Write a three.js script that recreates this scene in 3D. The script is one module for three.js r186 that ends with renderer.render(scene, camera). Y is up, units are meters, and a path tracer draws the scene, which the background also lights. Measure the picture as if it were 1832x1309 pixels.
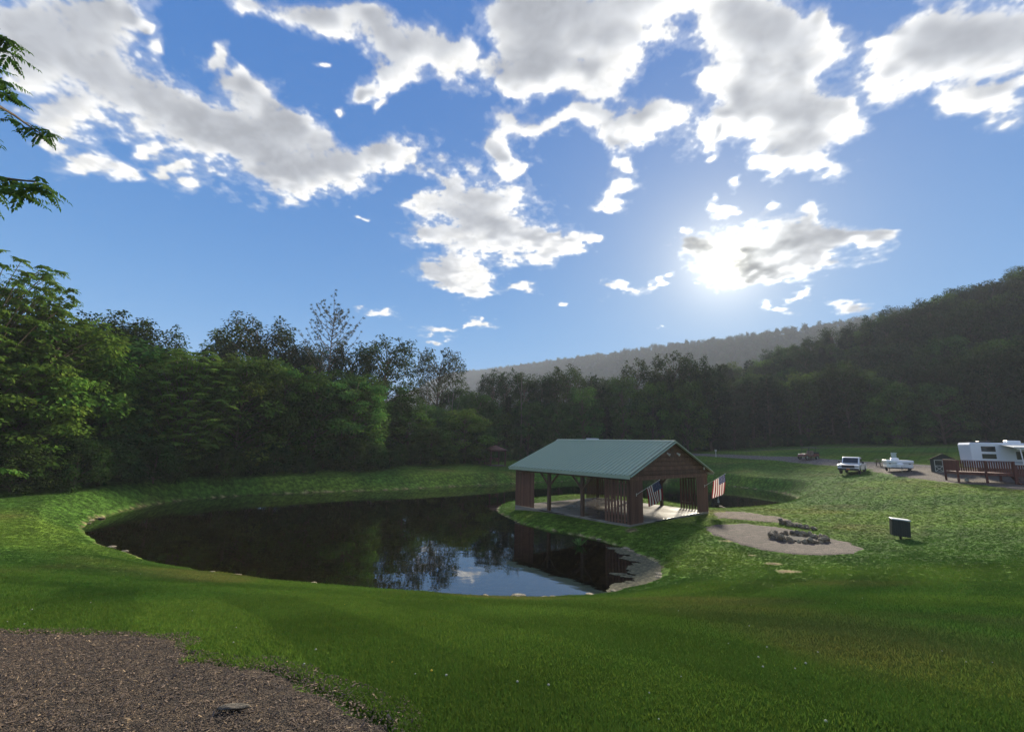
import * as THREE from 'three';
import { mergeGeometries } from 'three/addons/utils/BufferGeometryUtils.js';
import { RoundedBoxGeometry } from 'three/addons/geometries/RoundedBoxGeometry.js';

// ------------------------------------------------------------------ camera
const scene = new THREE.Scene(), T0 = Date.now();
const D2R = Math.PI / 180, F = 800.6, CX = 916, CY = 654.5, EYE = 4.4;
const camera = new THREE.PerspectiveCamera(2 * Math.atan(CY / F) / D2R, 1832 / 1309, 0.1, 4000);
camera.position.set(0, EYE, 0);
camera.rotation.order = 'YXZ';
camera.rotation.set(9.9 * D2R, 0, 1.4 * D2R);
camera.updateMatrixWorld(true);
const renderer = new THREE.WebGLRenderer({ antialias: true });
renderer.toneMapping = THREE.LinearToneMapping;
renderer.toneMappingExposure = 2.15;
renderer.shadowMap.enabled = true;

const V = (x, y, z) => new THREE.Vector3(x, y, z);
const C = (r, g, b) => new THREE.Color().setRGB(r, g, b);
const clamp = (x, a = 0, b = 1) => Math.min(b, Math.max(a, x));
const mix = (a, b, t) => a + (b - a) * t;
const sstep = (a, b, x) => { const t = clamp((x - a) / (b - a)); return t * t * (3 - 2 * t); };
function rng(seed) { let a = seed >>> 0; return () => { a = (a + 0x6D2B79F5) | 0; let t = Math.imul(a ^ (a >>> 15), 1 | a); t = (t + Math.imul(t ^ (t >>> 7), 61 | t)) ^ t; return ((t ^ (t >>> 14)) >>> 0) / 4294967296; }; }
// value noise, 2D
const perm = (() => { const r = rng(77), a = new Float32Array(65536); for (let i = 0; i < 65536; i++) a[i] = r(); return a; })();
const hv = (x, y) => perm[((Math.imul(x, 374761393) + Math.imul(y, 668265263)) >>> 8 ^ Math.imul(x ^ y, 1274126177) >>> 13) & 65535];
function vn(x, y) {
  const xi = Math.floor(x), yi = Math.floor(y); let u = x - xi, v = y - yi;
  u = u * u * u * (u * (u * 6 - 15) + 10); v = v * v * v * (v * (v * 6 - 15) + 10);
  const a = hv(xi, yi), b = hv(xi + 1, yi), c = hv(xi, yi + 1), d = hv(xi + 1, yi + 1);
  return a + (b - a) * u + (c - a + (a - b - c + d) * u) * v;
}
function fbm(x, y, o, gain = 0.5) { let s = 0, a = 1, n = 0; for (let i = 0; i < o; i++) { s += a * vn(x, y); n += a; a *= gain; const t = x * 1.62 - y * 1.18 + 13.7; y = x * 1.18 + y * 1.62 + 5.1; x = t; } return s / n; }
// a pixel of the photograph gives a direction; the distance comes from the ground or from a depth in metres
function rayDir(px, py) { return V((px - CX) / F, -(py - CY) / F, -1).applyQuaternion(camera.quaternion); }
function atDepth(px, py, z) { const d = rayDir(px, py); return V(0, EYE, 0).addScaledVector(d, z / -d.z); }
function atLevel(px, py, y) { const d = rayDir(px, py); return V(0, EYE, 0).addScaledVector(d, (y - EYE) / d.y); }

// ------------------------------------------------------------------ sky and sun
const sunDir = rayDir(1297, 470).normalize();
{
  const SK = 1 / 1.85, W = 4096, Hh = 2048, data = new Float32Array(W * Hh * 4);
  // cumulus banks, each lump: x, y, rx, ry (sky directions read off the photograph)
  const lumps = [
    [40, 60, 100, 80], [130, 70, 120, 95], [200, 140, 120, 95], [290, 190, 110, 85], [380, 240, 105, 75], [470, 270, 105, 75], [560, 300, 100, 65], [640, 290, 85, 55], [715, 280, 60, 45], [200, 20, 95, 70], [130, 205, 70, 45], [520, 330, 60, 42], [545, 235, 60, 40], [60, 130, 70, 60],
    [85, 255, 42, 30], [150, 285, 60, 34], [225, 312, 50, 27], [300, 318, 40, 20], [345, 340, 26, 18], [275, 285, 30, 16],
    [262, 40, 20, 18], [285, 75, 22, 26], [415, 100, 24, 24], [440, 150, 38, 40], [480, 185, 40, 36],
    [455, 8, 45, 30], [520, 22, 75, 45], [590, 40, 65, 50], [640, 15, 45, 30],
    [690, 55, 62, 52], [750, 85, 88, 72], [830, 105, 66, 52], [700, 130, 55, 38], [655, 160, 45, 28], [680, 185, 22, 18], [605, 195, 16, 9],
    [900, 25, 62, 60], [960, 60, 105, 85], [1050, 55, 118, 88], [1145, 30, 100, 66], [1235, 12, 75, 40], [1125, 100, 62, 46], [1000, 140, 75, 45], [1085, 150, 60, 36], [930, 140, 42, 30],
    [1330, 40, 105, 75], [1390, 60, 115, 85], [1340, 140, 105, 80], [1430, 130, 75, 85], [1325, 210, 76, 54], [1400, 225, 90, 60], [1280, 245, 55, 32], [1290, 290, 22, 22], [1470, 215, 75, 45], [1440, 285, 75, 45], [1380, 305, 55, 32], [1510, 200, 45, 30], [1330, 335, 24, 16], [1262, 130, 26, 30], [1480, 60, 40, 60],
    [925, 215, 55, 40], [895, 260, 52, 34], [920, 290, 42, 24], [985, 225, 60, 30], [1050, 215, 50, 32], [1110, 235, 62, 45], [1160, 215, 62, 45], [1190, 195, 40, 32], [1130, 285, 36, 20],
    [800, 330, 52, 34], [870, 350, 90, 55], [840, 410, 100, 65], [920, 420, 90, 58], [990, 430, 62, 34], [1040, 430, 30, 18], [745, 365, 48, 22], [830, 480, 72, 34], [790, 500, 58, 22], [840, 518, 50, 22], [930, 512, 36, 13], [770, 420, 40, 35],
    [1092, 352, 34, 24], [1125, 325, 34, 22], [1075, 370, 16, 12],
    [1225, 445, 34, 28], [1262, 462, 52, 42], [1320, 470, 60, 44], [1390, 445, 74, 46], [1460, 430, 82, 42], [1530, 430, 62, 28], [1585, 422, 26, 14], [1345, 490, 48, 22], [1400, 490, 60, 24], [1450, 470, 55, 24], [1450, 388, 30, 20], [1350, 412, 55, 20], [1240, 412, 18, 8],
    [1660, 60, 90, 85], [1720, 100, 105, 95], [1800, 80, 130, 120], [1620, 120, 70, 48], [1585, 165, 52, 36], [1700, 185, 65, 36], [1770, 190, 80, 40], [1590, 80, 40, 30],
    [1108, 512, 34, 13], [1168, 497, 20, 10], [1298, 368, 24, 13], [1380, 375, 18, 18], [1390, 548, 30, 14], [1440, 530, 34, 11], [1525, 545, 46, 17], [660, 550, 46, 13], [795, 590, 52, 12], [850, 578, 26, 14], [1015, 548, 20, 8], [1188, 580, 11, 5], [645, 405, 15, 6], [560, 115, 15, 10],
  ];
  const iq = camera.quaternion.clone().invert(), d = new THREE.Vector3(), c = new THREE.Vector3();
  const framed = v => { c.copy(v).applyQuaternion(iq); return c.z < -0.2 && Math.max(c.x / -c.z * F - 1200, -1200 - c.x / -c.z * F, c.y / -c.z * F - 940, 0) === 0; };
  function lumpAt(x, y) {
    let s = 0;
    for (let n = 0; n < lumps.length; n++) { const L = lumps[n], dx = (x - L[0]) / L[2] * 1.07, dy = (y - L[1]) / L[3] * 1.07, e = dx * dx + dy * dy; if (e < 2.2) { const q = Math.exp(-1.75 * e) * 0.86; s = s + q - s * q * 0.78; } }
    return Math.min(s, 1.3);
  }
  function skyAt(se, el) {
    const cosT = d.dot(sunDir), th = Math.acos(clamp(cosT, -1, 1)) / D2R, eld = Math.max(0, el / D2R);
    // clear air
    const t = Math.exp(-eld / 17);
    let r = mix(0.006, 0.1, t), g = mix(0.122, 0.47, t), b = mix(0.45, 0.9, t);
    const g1 = Math.exp(-th / 6.5), g2 = Math.exp(-th / 20);
    r += 0.62 * g1 + 0.19 * g2; g += 0.5 * g1 + 0.17 * g2; b += 0.26 * g1 + 0.09 * g2;
    // clouds
    const k = 1 / (se + 0.16), qx = d.x * k, qz = d.z * k;
    const big = fbm(qx * 1.9 + 4.2, qz * 1.9 + 1.3, 4);
    c.copy(d).applyQuaternion(iq);
    let px = 0, py = 0, inF = 0, B = 0, Bs = 0, fld = -1;
    if (c.z < -0.2) { px = CX + F * c.x / -c.z; py = CY - F * c.y / -c.z; inF = 1 - sstep(60, 260, Math.max(-px, px - 1832, -py, 0)); }
    const w1 = fbm(qx * 7 + 31, qz * 7 + 7, 3) - 0.5, w2 = fbm(qx * 7 + 3, qz * 7 + 57, 3) - 0.5;
    if (inF > 0) {
      const v1 = fbm(qx * 24 + 31, qz * 24 + 7, 2) - 0.5, v2 = fbm(qx * 24 + 3, qz * 24 + 57, 2) - 0.5;
      const x = px + w1 * 64 + v1 * 24, y = py + w2 * 52 + v2 * 20, sl = Math.hypot(1297 - px, 470 - py) + 40;
      B = lumpAt(x, y); Bs = B > 0.02 ? lumpAt(x + (1297 - px) / sl * 34, y + (470 - py) / sl * 34 + 8) : 0;
    }
    const gen = clamp((big - 0.45) * 4.2, 0, 1.1) * sstep(0.1, 0.28, se);
    B = mix(gen, B, inF); Bs = mix(gen * 0.9, Bs, inF);
    let a = 0;
    if (B > 0.02) {
      const oc = inF > 0 ? 6 : 3, det = fbm(qx * 9 + w1 * 0.5, qz * 9 + w2 * 0.5, oc, 0.6), fine = inF > 0 ? fbm(qx * 52 + 9, qz * 52, 4, 0.62) : 0.5;
      // a second look a little towards the sun gives the billows their relief
      const ox = sunDir.x * k * 0.012 - qx * 0.004, oz = sunDir.z * k * 0.012 - qz * 0.004, det2 = inF > 0 ? fbm((qx + ox) * 9 + w1 * 0.5, (qz + oz) * 9 + w2 * 0.5, 4, 0.55) : det;
      fld = B + (det - 0.5) * 0.9 + (fine - 0.5) * 0.5;
      a = sstep(0.29, 0.64, fld);
      a = Math.max(a, sstep(0.12, 0.4, fld) * 0.2);
      if (a > 0) {
        const thick = B * 0.35 + Bs * 0.75 + (big - 0.5) * 0.6 + (det - 0.5) * 0.5, front = 1 - 0.45 * sstep(50, 130, th);
        const grey = sstep(0.36, 1.1, thick) * front, relief = clamp((det - det2) * 1.8, -0.16, 0.16) * (1 - 0.4 * grey) + (fine - 0.5) * 0.12 * (1 - 0.6 * grey);
        let m = mix(0.98, 0.41, grey) * (1 + relief) * mix(0.93, 1, sstep(0.3, 0.7, fld));
        const near = Math.exp(-th / 4.6), lit = 1 + (1 - grey) * (0.3 * Math.exp(-th / 22) + 4 * near) - grey * Math.exp(-th / 7) * 0.5;
        m *= lit;
        const cr = m * mix(1.01, 0.95, grey), cg = m * mix(1.0, 1.0, grey) * (1 - near * 0.02), cb = m * mix(0.965, 1.1, grey) * (1 - near * 0.16);
        r = mix(r, cr, a); g = mix(g, cg, a); b = mix(b, cb, a);
      }
    }
    // the sun through the thin end of its cloud
    const core = 3.2 * Math.exp(-th * th / 1.7) + 0.35 * Math.exp(-th * th / 16);
    const veil = 1 - 0.8 * a * sstep(0.6, 1.0, fld);
    r += core * veil; g += core * 0.95 * veil; b += core * 0.82 * veil;
    return [r * SK, g * SK, b * SK];
  }
  const CW = 640, CH = 160, coarse = new Float32Array((CW + 1) * (CH + 1) * 3);
  for (let j = 0; j <= CH; j++) for (let i = 0; i <= CW; i++) { const el = (j / CH) * Math.PI / 2, az = (i / CW - 0.5) * 2 * Math.PI; d.set(Math.cos(el) * Math.cos(az), Math.sin(el), Math.cos(el) * Math.sin(az)); coarse.set(skyAt(d.y, el), (j * (CW + 1) + i) * 3); }
  for (let j = Hh / 2 - 6; j < Hh; j++) {
    const el = ((j + 0.5) / Hh - 0.5) * Math.PI, ce = Math.cos(el), se = Math.sin(el);
    for (let i = 0; i < W; i++) {
      const az = ((i + 0.5) / W - 0.5) * 2 * Math.PI, o = (j * W + i) * 4; data[o + 3] = 1;
      d.set(ce * Math.cos(az), se, ce * Math.sin(az));
      if (framed(d)) { const q = skyAt(se, el); data[o] = q[0]; data[o + 1] = q[1]; data[o + 2] = q[2]; continue; }
      const fy = clamp(el / (Math.PI / 2) * CH, 0, CH - 1e-4), fx = (i + 0.5) / W * CW, y0 = Math.floor(fy), x0 = Math.floor(fx), u = fx - x0, v = fy - y0, n0 = (y0 * (CW + 1) + x0) * 3, n1 = n0 + (CW + 1) * 3;
      for (let k = 0; k < 3; k++) data[o + k] = mix(mix(coarse[n0 + k], coarse[n0 + 3 + k], u), mix(coarse[n1 + k], coarse[n1 + 3 + k], u), v);
    }
  }
  for (let j = 0; j < Hh / 2; j++) for (let i = 0; i < W; i++) { const o = (j * W + i) * 4; data[o] = 0.16; data[o + 1] = 0.2; data[o + 2] = 0.22; data[o + 3] = 1; }
  const tex = new THREE.DataTexture(data, W, Hh, THREE.RGBAFormat, THREE.FloatType);
  tex.mapping = THREE.EquirectangularReflectionMapping; tex.magFilter = THREE.LinearFilter; tex.minFilter = THREE.LinearFilter;
  tex.wrapS = THREE.RepeatWrapping; tex.needsUpdate = true;
  console.log('sky', Date.now() - T0); scene.background = tex; scene.environment = tex;
}
const sun = new THREE.DirectionalLight(C(1, 0.9, 0.72), 4.8);
sun.position.copy(sunDir).multiplyScalar(300); sun.castShadow = true; sun.shadow.radius = 11;
sun.shadow.camera.left = -120; sun.shadow.camera.right = 120; sun.shadow.camera.top = 120; sun.shadow.camera.bottom = -120; sun.shadow.camera.far = 700; sun.shadow.mapSize.set(4096, 4096);
sun.target.position.set(10, 0, -40); sun.position.add(sun.target.position);
scene.add(sun, sun.target);
scene.fog = new THREE.FogExp2(C(0.86, 0.92, 1.0), 0.00046);

// ------------------------------------------------------------------ helpers for objects
const taken = new Map();
function numbered(n) { const k = taken.get(n) || 0; taken.set(n, k + 1); return k ? n + '_' + String(k).padStart(3, '0') : n; }
function shade(o) { o.castShadow = true; o.receiveShadow = true; return o; }
function tag(o, label, category, group) { o.userData.label = label; o.userData.category = category; if (group) o.userData.group = group; return o; }
function thing(name, label, category, pos = V(0, 0, 0), turn = 0, group) { const o = new THREE.Group(); o.name = numbered(name); o.position.copy(pos); o.rotation.y = turn; scene.add(o); return tag(o, label, category, group); }
function part(name, geo, mat, parent) { const m = shade(new THREE.Mesh(Array.isArray(geo) ? mergeGeometries(geo.map(g => { const q = g.index ? g.toNonIndexed() : g; for (const k of Object.keys(q.attributes)) if (!['position', 'normal', 'uv'].includes(k)) q.deleteAttribute(k); return q; })) : geo, mat)); m.name = name; parent.add(m); return m; }
function single(name, geo, mat, label, category, group) { const m = shade(new THREE.Mesh(geo, mat)); m.name = numbered(name); scene.add(m); return tag(m, label, category, group); }
function structure(name, geo, mat) { const m = shade(new THREE.Mesh(geo, mat)); m.name = numbered(name); m.userData.kind = 'structure'; scene.add(m); return m; }
function copyOf(root, pos, turn, scale, label, group) { const c = root.clone(); c.name = numbered(root.userData.base || root.name); c.position.copy(pos); c.rotation.y = turn; c.scale.copy(scale); c.userData = { ...root.userData }; delete c.userData.base; if (label) c.userData.label = label; if (group) c.userData.group = group; scene.add(c); return c; }
const bx = (w, h, d, x = 0, y = 0, z = 0, rx = 0, ry = 0, rz = 0) => { const g = new THREE.BoxGeometry(w, h, d); g.rotateX(rx); g.rotateY(ry); g.rotateZ(rz); return g.translate(x, y, z); };
const rb = (w, h, d, x = 0, y = 0, z = 0, r = 0.03) => new RoundedBoxGeometry(w, h, d, 2, Math.min(r, w / 2.1, h / 2.1, d / 2.1)).translate(x, y, z);
const cy = (r0, r1, h, x = 0, y = 0, z = 0, seg = 14, rx = 0, rz = 0) => { const g = new THREE.CylinderGeometry(r1, r0, h, seg); g.rotateX(rx); g.rotateZ(rz); return g.translate(x, y, z); };
function bar(a, b, w, d = w) { const l = a.distanceTo(b), g = new THREE.BoxGeometry(w, l, d); g.applyQuaternion(new THREE.Quaternion().setFromUnitVectors(V(0, 1, 0), b.clone().sub(a).normalize())); const m = a.clone().add(b).multiplyScalar(0.5); return g.translate(m.x, m.y, m.z); }
function rod(a, b, r0, r1 = r0, seg = 8) { const l = a.distanceTo(b), g = new THREE.CylinderGeometry(r1, r0, l, seg); g.applyQuaternion(new THREE.Quaternion().setFromUnitVectors(V(0, 1, 0), b.clone().sub(a).normalize())); const m = a.clone().add(b).multiplyScalar(0.5); return g.translate(m.x, m.y, m.z); }
function prism(pts, depth, bevel = 0.02) { const s = new THREE.Shape(pts.map(p => new THREE.Vector2(p[0], p[1]))); return new THREE.ExtrudeGeometry(s, { depth: depth - 2 * bevel, bevelEnabled: bevel > 0, bevelSize: bevel, bevelThickness: bevel, bevelSegments: 2, bevelOffset: -bevel }).translate(0, 0, bevel); }
function noiseTex(size, f, srgb, repeat = 1) { const data = new Uint8Array(size * size * 4); for (let y = 0; y < size; y++) for (let x = 0; x < size; x++) { const c = f(x / size, y / size, x, y), o = (y * size + x) * 4; data[o] = clamp(c[0]) * 255; data[o + 1] = clamp(c[1]) * 255; data[o + 2] = clamp(c[2]) * 255; data[o + 3] = 255; } const t = new THREE.DataTexture(data, size, size, THREE.RGBAFormat); t.wrapS = t.wrapT = THREE.RepeatWrapping; t.magFilter = THREE.LinearFilter; t.minFilter = THREE.LinearMipmapLinearFilter; if (srgb) t.colorSpace = THREE.SRGBColorSpace; t.repeat.set(repeat, repeat); t.needsUpdate = true; return t; }
// noise that tiles over the unit square
function tfbm(u, v, p, o) { let s = 0, a = 1, n = 0; for (let i = 0; i < o; i++) { const x = u * p, y = v * p, xi = Math.floor(x), yi = Math.floor(y), w = (a0, b0) => hv(((a0 % p) + p) % p + i * 131, ((b0 % p) + p) % p + i * 57); let fx = x - xi, fy = y - yi; fx = fx * fx * (3 - 2 * fx); fy = fy * fy * (3 - 2 * fy); s += a * mix(mix(w(xi, yi), w(xi + 1, yi), fx), mix(w(xi, yi + 1), w(xi + 1, yi + 1), fx), fy); n += a; a *= 0.55; p *= 2; } return s / n; }
const std = (col, rough = 0.8, extra = {}) => new THREE.MeshStandardMaterial({ color: col, roughness: rough, ...extra });

// ------------------------------------------------------------------ terrain
const WATER = -0.5;
const YAW = 48.5 * D2R, PW = 9.52, PL = 9.58, NEAR = V(6.81, 0, -26.06);
const PU = V(-Math.cos(YAW), 0, -Math.sin(YAW)), PV = V(Math.sin(YAW), 0, -Math.cos(YAW));
const ctrl = [];
const put = (px, py, z) => { const p = atDepth(px, py, z); ctrl.push([p.x, p.y, p.z]); };
[[1527, 848, 54], [1612, 843, 48], [1696, 863, 38], [1781, 856, 41], [1447, 821, 72], [1832, 873, 36], [1240, 812, 92], [1832, 797, 75], [1660, 799, 82], [1500, 800, 88], [1250, 808, 102], [885, 833, 68], [830, 838, 59], [700, 847, 50], [500, 858, 42], [330, 872, 34], [150, 890, 27.5], [0, 908, 23.5], [1832, 900, 28], [1345, 818, 83], [1640, 828, 57]].forEach(a => put(...a));
for (const [x, y, z] of [[0, 2.8, 0], [0, 2.75, -2.7], [-3, 2.75, -2.7], [3, 2.85, -2.7], [-6, 2.7, 0], [7, 2.8, 0], [0, 2.7, 8], [-10, 2.5, 6], [10, 2.7, 8], [0, 2.3, -5.5], [-5, 2.15, -5.5], [5, 2.35, -5.5], [0.5, 0.95, -10.5], [-6, 0.95, -11], [6, 1.05, -11], [-14, 1.2, -11], [-24, 1.3, -12], [-27, 0.8, -19], [14, 1.55, -12], [22, 1.75, -17], [14, 2.4, -5], [30, 2.2, -15], [0.8, -0.15, -14.5], [-7, -0.15, -16.3], [-14, -0.1, -18.5], [6.5, -0.1, -17.5], [10.5, 0.12, -25], [15.7, 0.18, -20.5], [14, 0.12, -22.7], [18.9, 0.35, -22.5], [26, 0.8, -30], [30, 0.6, -44], [25, 0.4, -66], [5, 0.35, -60], [-12, 0.2, -48], [24, 0.1, -38]]) ctrl.push([x, y, z]);
for (const [a, b] of [[0, 0], [1, 0], [0, 1], [1, 1], [0.5, 0.5], [-0.12, 0.5], [0.5, -0.12], [-0.15, -0.15]]) { const p = NEAR.clone().addScaledVector(PU, a * PL).addScaledVector(PV, b * PW); ctrl.push([p.x, 0, p.z]); }
const tps = (() => {
  const n = ctrl.length, m = n + 3, A = Array.from({ length: m }, () => new Float64Array(m + 1)), U = r2 => r2 < 1e-9 ? 0 : r2 * Math.log(r2);
  for (let i = 0; i < n; i++) { for (let j = 0; j < n; j++) { const dx = ctrl[i][0] - ctrl[j][0], dz = ctrl[i][2] - ctrl[j][2]; A[i][j] = U(dx * dx + dz * dz) + (i === j ? 30.0 : 0); } A[i][n] = A[n][i] = 1; A[i][n + 1] = A[n + 1][i] = ctrl[i][0]; A[i][n + 2] = A[n + 2][i] = ctrl[i][2]; A[i][m] = ctrl[i][1]; }
  for (let i = 0; i < m; i++) { let p = i; for (let r = i + 1; r < m; r++) if (Math.abs(A[r][i]) > Math.abs(A[p][i])) p = r; [A[i], A[p]] = [A[p], A[i]]; for (let r = 0; r < m; r++) if (r !== i) { const f = A[r][i] / A[i][i]; if (f) for (let k = i; k <= m; k++) A[r][k] -= f * A[i][k]; } }
  const w = A.map((r, i) => r[m] / r[i]);
  return (x, z) => { let s = w[n] + w[n + 1] * x + w[n + 2] * z; for (let i = 0; i < n; i++) { const dx = x - ctrl[i][0], dz = z - ctrl[i][2]; s += w[i] * U(dx * dx + dz * dz); } return s; };
})();
// the foot of the wood, seen from the pond
const woodLine = [[-60, 925, 18], [0, 908, 23.5], [150, 890, 27.5], [330, 872, 34], [500, 858, 42], [700, 847, 50], [830, 838, 60], [900, 831, 72], [1000, 822, 82], [1120, 813, 94], [1250, 808, 102], [1380, 804, 99], [1500, 800, 93], [1660, 799, 86], [1832, 797, 75], [2050, 800, 64]].map(a => { const p = atDepth(...a); return [p.x, p.z]; });
woodLine.unshift([-45, 20]); woodLine.push([130, -10]);
const inPoly = (poly, x, z) => { let s = false; for (let i = 0, j = poly.length - 1; i < poly.length; j = i++) { const a = poly[i], b = poly[j]; if ((a[1] > z) !== (b[1] > z) && x < (b[0] - a[0]) * (z - a[1]) / (b[1] - a[1]) + a[0]) s = !s; } return s; };
const clearing = [...woodLine, [130, 60], [-45, 60]];
function woodDist(x, z) { // > 0 inside the wood
  let best = 1e9; const sgn = inPoly(clearing, x, z) ? -1 : 1;
  for (let i = 0; i < woodLine.length - 1; i++) { const [ax, az] = woodLine[i], [bx_, bz] = woodLine[i + 1], dx = bx_ - ax, dz = bz - az, t = clamp(((x - ax) * dx + (z - az) * dz) / (dx * dx + dz * dz)), ex = x - ax - t * dx, ez = z - az - t * dz, q = ex * ex + ez * ez; if (q < best) best = q; }
  return sgn * Math.sqrt(best);
}
// shore of the pond, on the water's level
const shoreRaw = [[150, 945], [170, 931], [230, 912], [330, 895], [430, 887], [560, 881], [700, 876], [800, 871], [920, 865], [1000, 861], [1100, 857], [1170, 857], [1230, 861], [1280, 866], [1330, 872], [1390, 880], [1423, 889], [1415, 897], [1380, 904], [1320, 909], [1268, 911], [1220, 903], [1160, 894], [1043, 888], [960, 892], [905, 900], [886, 911], [897, 921], [930, 936], [965, 946], [1010, 954], [1050, 962], [1100, 975], [1135, 988], [1168, 1005], [1183, 1021], [1170, 1037], [1140, 1048], [1090, 1060], [1030, 1068], [950, 1071], [860, 1068], [760, 1062], [660, 1055], [570, 1047], [480, 1038], [400, 1028], [330, 1016], [260, 1000], [200, 980], [160, 961]];
const shore = (() => { const c = new THREE.CatmullRomCurve3(shoreRaw.map(p => atLevel(p[0], p[1], WATER)), true, 'centripetal'); return c.getPoints(260).slice(0, -1).map((p, i) => [p.x + (vn(i * 0.5, 3) - 0.5) * 0.22, p.z + (vn(i * 0.5, 9) - 0.5) * 0.22]); })();
function pondExact(x, z) { // > 0 on land
  let best = 1e9, inside = false;
  for (let i = 0, j = shore.length - 1; i < shore.length; j = i++) {
    const [ax, az] = shore[i], [bx_, bz] = shore[j], dx = bx_ - ax, dz = bz - az, t = clamp(((x - ax) * dx + (z - az) * dz) / (dx * dx + dz * dz + 1e-12)), ex = x - ax - t * dx, ez = z - az - t * dz, q = ex * ex + ez * ez; if (q < best) best = q;
    if ((az > z) !== (bz > z) && x < (bx_ - ax) * (z - az) / (bz - az) + ax) inside = !inside;
  }
  return (inside ? -1 : 1) * Math.sqrt(best);
}
const PGX = -32, PGZ = -74, PGN = 148, pgrid = new Float32Array(PGN * 130);
for (let j = 0; j < 130; j++) for (let i = 0; i < PGN; i++) pgrid[j * PGN + i] = pondExact(PGX + i * 0.5, PGZ + j * 0.5);
function pondDist(x, z) { const i = Math.round((x - PGX) * 2), j = Math.round((z - PGZ) * 2); if (i < 0 || j < 0 || i >= PGN || j >= 130) return 50; const v = pgrid[j * PGN + i]; return Math.abs(v) > 4 ? v : pondExact(x, z); }
const base = new Map();
function baseAt(x, z) { if (x < -60 || x > 160 || z < -180 || z > 15) return baseExact(x, z); const fx = x / 0.8, fz = z / 0.8, i = Math.floor(fx), j = Math.floor(fz), u = fx - i, v = fz - j, at = (a, b) => { const k = a * 4096 + b; let q = base.get(k); if (q === undefined) { q = baseExact(a * 0.8, b * 0.8); base.set(k, q); } return q; }; return mix(mix(at(i, j), at(i + 1, j), u), mix(at(i, j + 1), at(i + 1, j + 1), u), v); }
function baseExact(x, z) {
  let cx = x, cz = z + 40; const q = Math.hypot(cx, cz), lim = 105; if (q > lim) { cx *= lim / q; cz *= lim / q; } cz -= 40;
  let h = tps(cx, cz);
  const wd = woodDist(x, z);
  if (wd > 0) { const s = clamp((x - 38) * 0.006, 0.02, 0.62), w = Math.min(wd, 58) + 0.12 * clamp(wd - 58, 0, 90); h += s * (w + 6 * (Math.exp(-w / 6) - 1)); }
  h += (fbm(x * 0.16 + 9, z * 0.16, 3) - 0.5) * 0.07 * sstep(0, 6, Math.hypot(x - 9, z + 33) - 6);
  return h;
}
function groundAt(x, z, pd) {
  let h = baseAt(x, z);
  if (pd === undefined) pd = x > -30 && x < 40 && z < -10 && z > -72 ? pondDist(x, z) : 50;
  if (pd < 0) return WATER - Math.min(1.7, 0.05 + 0.24 * -pd) ;
  if (pd < 3) { const bank = WATER + Math.min(pd, 0.5) * 0.34; h = mix(bank, h, sstep(0.05, 2.4, pd)); }
  return h;
}
function hit(px, py, far = 160) { const d = rayDir(px, py).normalize(); let t = 1.5, lt = 1.5; for (; t < far; t += 0.12 + t * 0.008) { if (EYE + d.y * t < groundAt(d.x * t, d.z * t)) break; lt = t; } for (let k = 0; k < 14; k++) { const m = (t + lt) / 2; if (EYE + d.y * m < groundAt(d.x * m, d.z * m)) t = m; else lt = m; } return V(d.x * t, EYE + d.y * t, d.z * t); }
const onGround = (x, z, lift = 0) => V(x, groundAt(x, z) + lift, z);
const edgeDist = (poly, x, z) => { let best = 1e9; for (let i = 0, j = poly.length - 1; i < poly.length; j = i++) { const [ax, az] = poly[j], [cx, cz] = poly[i], dx = cx - ax, dz = cz - az, t = clamp(((x - ax) * dx + (z - az) * dz) / (dx * dx + dz * dz)), e = Math.hypot(x - ax - t * dx, z - az - t * dz); if (e < best) best = e; } return inPoly(poly, x, z) ? best : -best; };
const polyOf = list => list.map(p => { const q = hit(p[0], p[1]); return [q.x, q.z]; });
const padPoly = polyOf([[1258, 946], [1275, 938], [1330, 936], [1400, 944], [1460, 955], [1520, 970], [1550, 983], [1530, 991], [1470, 994], [1420, 992], [1360, 984], [1310, 970], [1275, 957]]);
const mulchPoly = [...polyOf([[-60, 1132], [60, 1134], [200, 1136], [262, 1140], [318, 1143], [330, 1156], [345, 1170], [410, 1182], [470, 1190], [540, 1216], [610, 1250], [665, 1280], [715, 1306]]), [-0.4, 1.5], [-8, 3.5], [-12, 0]];
const dirtPoly = polyOf([[1268, 915], [1330, 914], [1400, 925], [1440, 938], [1400, 936], [1330, 930], [1280, 926]]);
const bareSpots = [[1385, 1008, 0.4], [1410, 1022, 0.35], [1345, 993, 0.25], [1300, 968, 0.35], [1130, 949, 0.4]].map(a => { const p = hit(a[0], a[1]); return [p.x, p.z, a[2]]; });
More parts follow.
